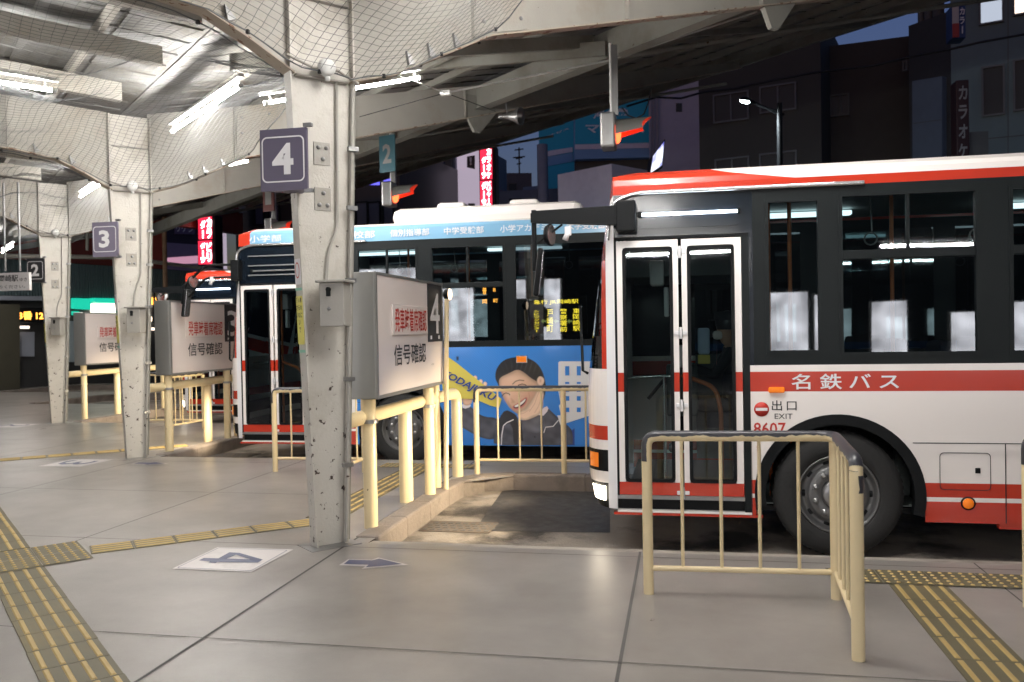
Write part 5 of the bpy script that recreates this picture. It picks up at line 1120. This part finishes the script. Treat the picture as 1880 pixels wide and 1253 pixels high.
# cram school corner building (blue)
f = Fac('corner_building', 'corner building wrapped in a blue sign with white katakana', 'building', (1053, 150), (1192, 150), 15.5, 14, dk)
f.panel([(1053, 297), (1192, 293), (1192, 130), (1053, 130)], lbl, 'sign_band', .6, .6); f.panel([(1053, 279), (1192, 276), (1192, 130), (1053, 130)], stripe, 'stripe', .63, .05); f.panel([(1053, 270), (1192, 267), (1192, 130), (1053, 130)], blueS, 'sign_face', .66, .05)
for st, q in (('マナビス', (1072, 232, 1178, 250)), ('河合塾', (1085, 205, 1150, 224))): f.txt(st, q, MATS['white_paint'], None, .03, .68)
f2 = Fac('corner_building', 'left wing of the corner building with small white katakana on blue', 'building', (988, 182), (1053, 152), 15.5, .5, blueS, 9.3)
f2.panel([(989, 309), (1052.5, 297), (1052.5, 281), (989, 291)], lbl, 'sign_band', .06, .06); f2.panel([(989, 291), (1052.5, 279.5), (1052.5, 271), (989, 281)], stripe, 'stripe', .08, .05); f2.txt('マナビス', (998, 234, 1046, 256), MATS['white_paint'], None, .03, .04)
b = MB(); q = PY(996, 300, 46); b.tube([V((q.x, 46, 0)), V((q.x, 46, q.z+1))], .3, slate, 10); tag(b.build('sign_post'), 'dark support post under the left wing of the blue corner sign', 'post')
f = Fac('storage_block', 'blank pale lilac block with slanting top edge below the blue corner sign', 'building', (1024, 321), (1123, 301), 8.6, 6, wht)
f = Fac('low_building', 'low dark flat roofed block under the antenna', 'building', (918, 318), (976, 318), 14.5, 10, mat('wall_far_dark', (.11, .115, .13), .9)); f.win([(934, 350), (948, 350), (948, 338), (934, 338)], pan, dk, 0)
f3 = Fac('low_building', 'long low grey building between neon sign and pale block', 'building', (905, 352), (1030, 346), 9.5, 8, mat('wall_far_grey', (.16, .17, .20), .9)); f3.panel([(935, 400), (958, 400), (958, 365), (935, 365)], pan, 'dark_opening', .03)
f3 = Fac('low_building', 'grey roof block at the foot of the sign post', 'building', (960, 344), (1003, 340), 10.5, 6, slate)
q = PY(953, 320, 75); t = thing('tv_antenna', V((q.x, 75, q.z-3)), 'thin television antenna against the violet sky', 'antenna')
b = MB(); b.tube([V((q.x, 75, q.z-3)), PY(953, 271, 75)], .07, cabl, 6); b.build('mast', t)
for y, hw in ((275, 8), (289, 11), (291, 6), (301, 4)): b = MB(); b.tube([PY(953-hw, y+1, 75), PY(953+hw, y-1, 75)], .06, cabl, 5); b.build('crossbar', t)
# neon strip, and a wall whose neon light is given as its own glow
f = Fac('bar_building', 'lit lilac facade beside the red neon strip', 'building', (833, 205), (881, 200), 12.5, .3, wallglow)
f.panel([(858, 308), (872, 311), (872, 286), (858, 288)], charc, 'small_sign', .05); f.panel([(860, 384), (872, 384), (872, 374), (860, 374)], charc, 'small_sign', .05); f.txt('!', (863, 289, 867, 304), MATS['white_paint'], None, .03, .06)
def neon(x0, x1, yt, ym, yb, Yp, lab, rows):
    t, a, e = sign_box('neon_sign', lab, x0-2, yt-3, x1+6, yb+10, Yp, blackm, .6)
    for y0, y1 in ((yt, ym-1), (ym+1, yb)): A, E_ = PY(x0, y1, Yp), PY(x1, y0, Yp); MB().box((A.x, Yp-.06, A.z), (E_.x, Yp-.004, E_.z), neonr).build('lit_panel', t)
    for st, xa, ya, h_ in rows:
        wch = (x1-x0)*.40
        for i, ch in enumerate(st):
            if ch == 'ー': ptxt('|', xa+wch*.38, ya+h_*i+1, xa+wch*.62, ya+h_*(i+1)-1, neonw, t, Yp-.07, .05)
            else: ptxt(ch, xa, ya+h_*i, xa+wch, ya+h_*(i+1)-1.5, neonw, t, Yp-.07, .05)
neon(883, 903, 270, 331, 384, 31, 'red neon strip sign with white katakana right of the hanging signals', [('カラオケ', 893.5, 272, 14.5), ('ダーツ', 884.5, 288, 14), ('ビリヤード', 893.5, 333, 10.2), ('ダーツ', 884.5, 334, 16)])
neon(366, 389, 398, 441, 486, 33, 'red neon strip sign seen left of the advert bus', [('カラ', 379.5, 400, 20), ('ダー', 368, 405, 17), ('ビリ', 379.5, 445, 19), ('ダーツ', 368, 446, 13)])
f = Fac('bar_building', 'pale pink lit strip of wall right of the left neon sign', 'building', (397, 360), (412, 360), 9, .3, wallglow)  # neon light on this wall is again its own emission
# slate shops
f = Fac('shop_building', 'slate grey shop with warm lit awning behind the teal number 2 plate', 'building', (732, 250), (835, 240), 11.5, 8, slate)
f.panel([(731, 412), (789, 412), (789, 373), (731, 374)], mat('shop_beige', (.26, .2, .16), .7), 'awning', .5, .5); f.panel([(735, 373), (788, 371.5), (788, 369.5), (735, 371)], litwarm, 'strip_light', .3, .06); f.panel([(777, 349), (788, 349), (788, 297), (786, 297)], litw, 'lit_gable', .06)
f.panel([(793, 400), (819, 400), (819, 270), (793, 275)], mat('sign_grey', (.16, .17, .20), .6), 'vertical_sign', .3, .3)
for i, ch in enumerate('|!飲み放題'): f.txt(ch, (799+(3 if ch in '|!' else 0), 294+17.5*i+(0 if i < 2 else -3), 814-(3 if ch in '|!' else 0), 308+17.5*i+(0 if i < 2 else -3)), ink, None, .03, .31)
f.panel([(820, 400), (832, 400), (832, 250), (820, 250)], dk, 'corner_post', .2, .2)
f = Fac('arcade_building', 'black glazed building with glowing blue fascia behind the columns', 'building', (430, 300), (732, 268), 9.6, 8, mat('wall_black_glass', (.012, .012, .016), .3))
f.panel([(446, 357), (454, 355), (454, 342), (446, 344)], nblue, 'blue_fascia', .05); f.panel([(462, 353), (484, 349), (484, 336), (462, 340)], nblue, 'blue_fascia', .05); f.panel([(655, 340), (697, 340), (697, 322), (655, 324)], nblue, 'blue_fascia', .05); f.panel([(705, 338), (718, 338), (718, 320), (705, 321)], nblue, 'blue_fascia', .05); f.panel([(676, 312), (697, 315), (697, 309), (682, 308)], nblue, 'blue_fascia', .05)
for x0, x1 in ((656, 674), (678, 697), (706, 722), (420, 435), (470, 484), (496, 512)): f.win([(x0, 412), (x1, 412), (x1, 374), (x0, 374)], mat('pane_violet', (.06, .06, .09), .3) if 'pane_violet' not in MATS else MATS['pane_violet'], blackm, 0)
# left end of the station: corrugated band, brown fascia, shops
bandm = mat('corrugated_blue_grey', (.085, .125, .135), .5, var=.06); brf = mat('brown_fascia', (.22, .045, .02), .6, var=.25, vscale=.8)
f = Fac('station_building', 'dark shop front under a corrugated blue grey band at the left', 'building', (-80, 470), (432, 503), 4.15, 5, mat('shop_dark', (.035, .036, .036), .6))
q = [f.loc(-78, 540), f.loc(431, 548), f.loc(431, 503), f.loc(-78, 471)]; b = MB(); n = 110; x0, x1 = q[0][0], q[1][0]; z0, z1 = q[0][1], f.H-f.z0-.02
for i in range(n):
    xa = x0+(x1-x0)*i/n; xe = x0+(x1-x0)*(i+.55)/n; b.prism([(xa, z0), (xe, z0), (xe, z1), (xa, z1)], (f.a+f.n*.06, f.u, Z, f.n), .04, bandm)
b.prism([(x0, z0), (x1, z0), (x1, z1), (x0, z1)], (f.a+f.n*.01, f.u, Z, f.n), .048, bandm); b.build('corrugated_band', f.t)
f.panel([(-70, 551), (80, 553), (80, 545), (-70, 543)], slate, 'lintel', .3, .3)
grn = emit('sign_green', (.01, .42, .28), .75); sw = emit('sign_white_lit', (1, .97, .8), 2.0)
f.panel([(130, 567), (160, 569), (160, 549), (130, 548)], grn, 'green_sign', .2, .2); f.panel([(163, 556), (218, 558), (218, 549), (163, 548)], grn, 'green_sign', .3, .3); f.panel([(166, 575), (222, 576), (222, 559), (166, 558)], sw, 'lit_board', .2, .2); f.panel([(131, 579), (139, 579), (139, 572), (131, 572)], grn, 'green_sign', .2, .2)
f.txt('きっぷうりば', (170, 561, 218, 573), MATS['black_ink'], None, .01, .205) if False else None
f.panel([(124, 665), (136, 665), (136, 590), (124, 590)], mat('poster_pale', (.35, .42, .45), .6), 'poster', .1, .1)
led_b = f.panel([(2, 592), (74, 594), (74, 566), (2, 566)], blackm, 'led_board', .5, .3)
f.txt('3番 122', (17, 573, 70, 588), ledo, led_b, .03, .51)
f.panel([(24, 604), (44, 604), (44, 599), (24, 599)], litwarm, 'counter_light', .3, .1)
f.panel([(24, 655), (60, 655), (60, 610), (24, 610)], slate, 'shutter', .1, .1)
f.panel([(270, 560), (282, 560), (282, 547), (270, 547)], ledo, 'led_board', .3, .1); f.panel([(272, 592), (282, 592), (282, 586), (272, 586)], sw, 'lit_board', .3, .1); f.panel([(271, 607), (282, 607), (282, 602), (271, 602)], litwarm, 'lit_board', .3, .1)
f.panel([(-80, 720), (16, 720), (16, 560), (-80, 560)], mat('wall_olive', (.05, .046, .03), .8), 'pillar_wall', .6, .6)
fb = Fac('brown_canopy', 'rust brown canopy fascia hung with pipes above the blue grey band', 'canopy', (-80, 250), (297, 300), 9.0, .4, brf, 4.25)
fb2 = Fac('brown_canopy', 'rust brown canopy end ending at a pale post left of column four', 'canopy', (297, 285), (444, 318), 9.0, .4, brf, 6.2)
P_ = fb2.panel([(300, 412), (441, 389), (441, 383), (300, 405)], creamroof, 'edge_beam', .1, .5); fb2.panel([(438, 392), (446, 390), (446, 345), (438, 345)], cream, 'end_post', .2, .3)
b = MB(); b.tube([PL(-80, 469, f.a+f.n*.9, f.n), PL(218, 473, f.a+f.n*.9, f.n), PL(430, 500, f.a+f.n*.9, f.n)], .07, cream, 8); tag(b.build('horizontal_pipe'), 'pale horizontal pipe along the top of the corrugated band', 'pipe')
q = PL(303, 540, f.a+f.n*1.2, f.n); b = MB(); b.tube([V((q.x, q.y, 0)), PL(301, 385, f.a+f.n*1.2, f.n)], .085, mat('rusty_pipe', (.22, .13, .08), .8, var=.4, vscale=6), 10); tag(b.build('rusty_post'), 'rusty vertical pipe post right of column three', 'post')
for lab, x in (('slim steel post beside the 2 sign at left', 13),): pass
b = MB(); b.tube([PL(120, 473, f.a+f.n*.9, f.n), PL(133, 395, f.a+f.n*.9, f.n)], .05, creamroof, 6); b.tube([PL(160, 460, f.a+f.n*.8, f.n), PL(161, 360, f.a+f.n*.8, f.n)], .05, creamroof, 6); tag(b.build('pipe_brace'), 'thin slanting braces in front of the brown fascia between columns two and three', 'brace')
fs = Fac('shop_building', 'dim shop with a lilac lettered sign between the rusty post and neon sign', 'building', (303, 395), (366, 400), 8.6, 4, mat('shop_dim', (.04, .035, .05), .7))
sg = fs.panel([(320, 430), (356, 431), (356, 411), (320, 410)], mat('shop_sign_lilac', (.16, .12, .2), .6), 'shop_sign', .1, .1); fs.txt('リケン', (322, 414, 354, 426), MATS['white_paint'], sg, .02, .105)
fs.panel([(305, 500), (362, 500), (362, 450), (305, 446)], mat('shop_front_lilac', (.35, .28, .38), .6), 'pale_front', .1, .1); fs.panel([(305, 486), (362, 484), (362, 470), (305, 474)], emit('lilac_glow', (.5, .25, .35), .55), 'lit_strip', .12, .05)
# street lamp
q = PY(1431, 400, 20); t = thing('street_lamp', V((q.x, 20, 0)), 'dark street lamp with glowing white head above the nearest bus', 'street lamp')
b = MB(); b.tube([V((q.x, 20, 0)), PY(1431, 190, 20)], [.085, .06], blackm, 12); b.build('pole', t)
b = MB(); b.tube([PY(1432, 206, 20), PY(1410, 200, 20), PY(1382, 188, 20)], .035, blackm, 8); b.tube([PY(1431, 212, 20), PY(1405, 199, 20)], .02, blackm, 6); b.tube([PY(1425, 208, 20), PY(1440, 211, 20)], .03, blackm, 6); b.build('arm', t)
c = PY(1369, 183, 20); b = MB(); b.lathe(c+V((-.14, 0, .015)), V((1, 0, -.3)), [(0, .02), (.05, .07), (.14, .09), (.25, .06), (.34, .035)], blackm, 12); b.build('lamp_head', t)
b = MB(); b.lathe(c+V((-.13, -.02, -.01)), V((1, -.05, -.3)), [(0, .015), (.05, .05), (.13, .06), (.2, .045), (.26, 0)], emit('street_lamp_lit', (.85, 1, 1), 9), 14); b.build('lamp_glass', t)
b = MB(); b.tube([PY(x, y, 22) for x, y in ((1150, 196), (1205, 179), (1250, 181), (1290, 170), (1350, 163), (1420, 148), (1500, 133), (1600, 122), (1680, 103), (1740, 92), (1800, 78), (1900, 60), (2050, 20))], .028, cabl, 6); tag(b.build('utility_cable'), 'black utility cable sagging across the dark buildings at the right', 'cable')
b = MB(); b.tube([PY(x, y, 14) for x, y in ((1142, 198), (1152, 212), (1168, 218), (1182, 210), (1190, 190), (1196, 160))], .012, cabl, 6); tag(b.build('signal_cable'), 'thin black cable loop beside the nearest hanging signal', 'cable')
# parked car, low wall and rail at the far left
q = G(55, 690, 0); o = V((q.x, q.y, 0)); t = thing('parked_car', o, 'dark parked car at the left edge beyond column two', 'car')
prof = [(-1.9, .35), (-1.95, .7), (-1.5, .85), (-1.0, 1.35), (.4, 1.42), (1.2, .95), (1.95, .8), (2.0, .35)]
b = MB(); b.prism(prof, (o+V((0, 0, 0)), f.u, Z, -f.n), 1.6, mat('car_dark', (.012, .013, .016), .2, coat=.6)); b.build('body', t)
b = MB(); b.prism([(-1.2, .92), (-.9, 1.28), (.35, 1.34), (.95, .95)], (o+f.n*.012, f.u, Z, -f.n), .01, pan); b.build('window', t)
for xx in (-1.2, 1.25): b = MB(); b.lathe(o+f.u*xx+Z*.33+f.n*.03-f.n*.2, f.n, [(0, .33), (.17, .33), (.19, .28), (.19, .2)], rubber, 20); b.lathe(o+f.u*xx+Z*.33+f.n*.02, f.n, [(0, .2), (.01, .05), (.012, 0)], steel, 12); b.build('wheel', t)
a = G(16, 712, 0); e = G(92, 708, 0); uu = (e-a).normalized(); b = MB(); b.prism([(0, 0), ((e-a).length, 0), ((e-a).length, .5), (0, .5)], (V((a.x, a.y, 0)), uu, Z, -uu.cross(Z)), .2, MATS['wall_pale']); tag(b.build('low_wall'), 'low pale wall in the left distance below the parked car', 'wall')
t = thing('low_railing', V((a.x, a.y, .5)), 'thin grey railing on the low wall at far left', 'railing'); b = MB(); b.tube([V((a.x, a.y, .95)), V((e.x, e.y, .95))], .03, steel, 6); b.build('rail', t)
for k in (.05, .5, .95): p_ = V((a.x, a.y, 0)).lerp(V((e.x, e.y, 0)), k); b = MB(); b.tube([p_+Z*.5, p_+Z*.95], .025, steel, 6); b.build('post', t)
# ---------------------------------------------------------------- light, sky, camera
wd = bpy.data.worlds.new('World'); scn.world = wd; wd.use_nodes = True
N = wd.node_tree.nodes; L_ = wd.node_tree.links; bg = N['Background']
sky = N.new('ShaderNodeTexSky'); sky.sky_type = 'NISHITA'; sky.sun_disc = False; sky.sun_elevation = math.radians(1.0); sky.sun_rotation = math.radians(200)
hsv = N.new('ShaderNodeMix'); hsv.data_type = 'RGBA'; hsv.blend_type = 'MULTIPLY'; hsv.inputs['Factor'].default_value = 1; hsv.inputs['B'].default_value = SKYC
L_.new(sky.outputs['Color'], hsv.inputs['A']); L_.new(hsv.outputs['Result'], bg.inputs['Color']); bg.inputs['Strength'].default_value = SKY
def lamp(kind, name, loc, energy, col=(1, 1, 1), direction=None, **kw):
    l = bpy.data.lights.new(name, kind); l.energy = energy; l.color = col
    for k, v in kw.items(): setattr(l, k, v)
    o = bpy.data.objects.new(name, l); COL.objects.link(o); o.location = loc
    if direction is not None: o.rotation_euler = V(direction).to_track_quat('-Z', 'Y').to_euler()
    return o
lamp('SUN', 'dusk_sun', (0, 0, 30), .012, (.7, .75, 1), V((-.2, .8, -.5)), angle=math.radians(10))
q_ = PY(1369, 186, 20); lamp('SPOT', 'street_lamp_light', q_+V((0, -.1, -.15)), 500, (.85, .95, 1), V((.1, .5, -1)), spot_size=math.radians(150), spot_blend=.6, shadow_soft_size=.1)
for k, (B, e) in enumerate(((B4, 130), (B3, 80), (B2, 90))):
    for y in (.35, 1.9):
        lamp('SPOT', 'headlight', B+V((-.06, y, .62)), e, (1, .82, .56), V((-1, .12 if y < 1 else -.05, -.16 if y < 1 else -.04)), spot_size=math.radians(85), spot_blend=.8, shadow_soft_size=.05)
cd = bpy.data.cameras.new('camera'); cam = bpy.data.objects.new('camera', cd); COL.objects.link(cam); scn.camera = cam
cd.sensor_width = 36; cd.lens = 36*F/1880; cd.clip_end = 1500; cd.clip_start = .05
M = Matrix((( cR.x, cU.x, -cf.x, CAM.x), (cR.y, cU.y, -cf.y, CAM.y), (cR.z, cU.z, -cf.z, CAM.z), (0, 0, 0, 1))); cam.matrix_world = M
cd.dof.use_dof = True; cd.dof.focus_distance = 6.6; cd.dof.aperture_fstop = 2.8
scn.view_settings.view_transform = 'Standard'; scn.view_settings.look = 'None'; scn.view_settings.exposure = EXPO; scn.view_settings.gamma = 1
scn.cycles.use_denoising = True; scn.cycles.use_adaptive_sampling = True; scn.cycles.adaptive_threshold = .025; scn.cycles.max_bounces = 8; scn.cycles.transparent_max_bounces = 16; scn.cycles.sample_clamp_indirect = 6; scn.cycles.caustics_reflective = False; scn.cycles.caustics_refractive = False
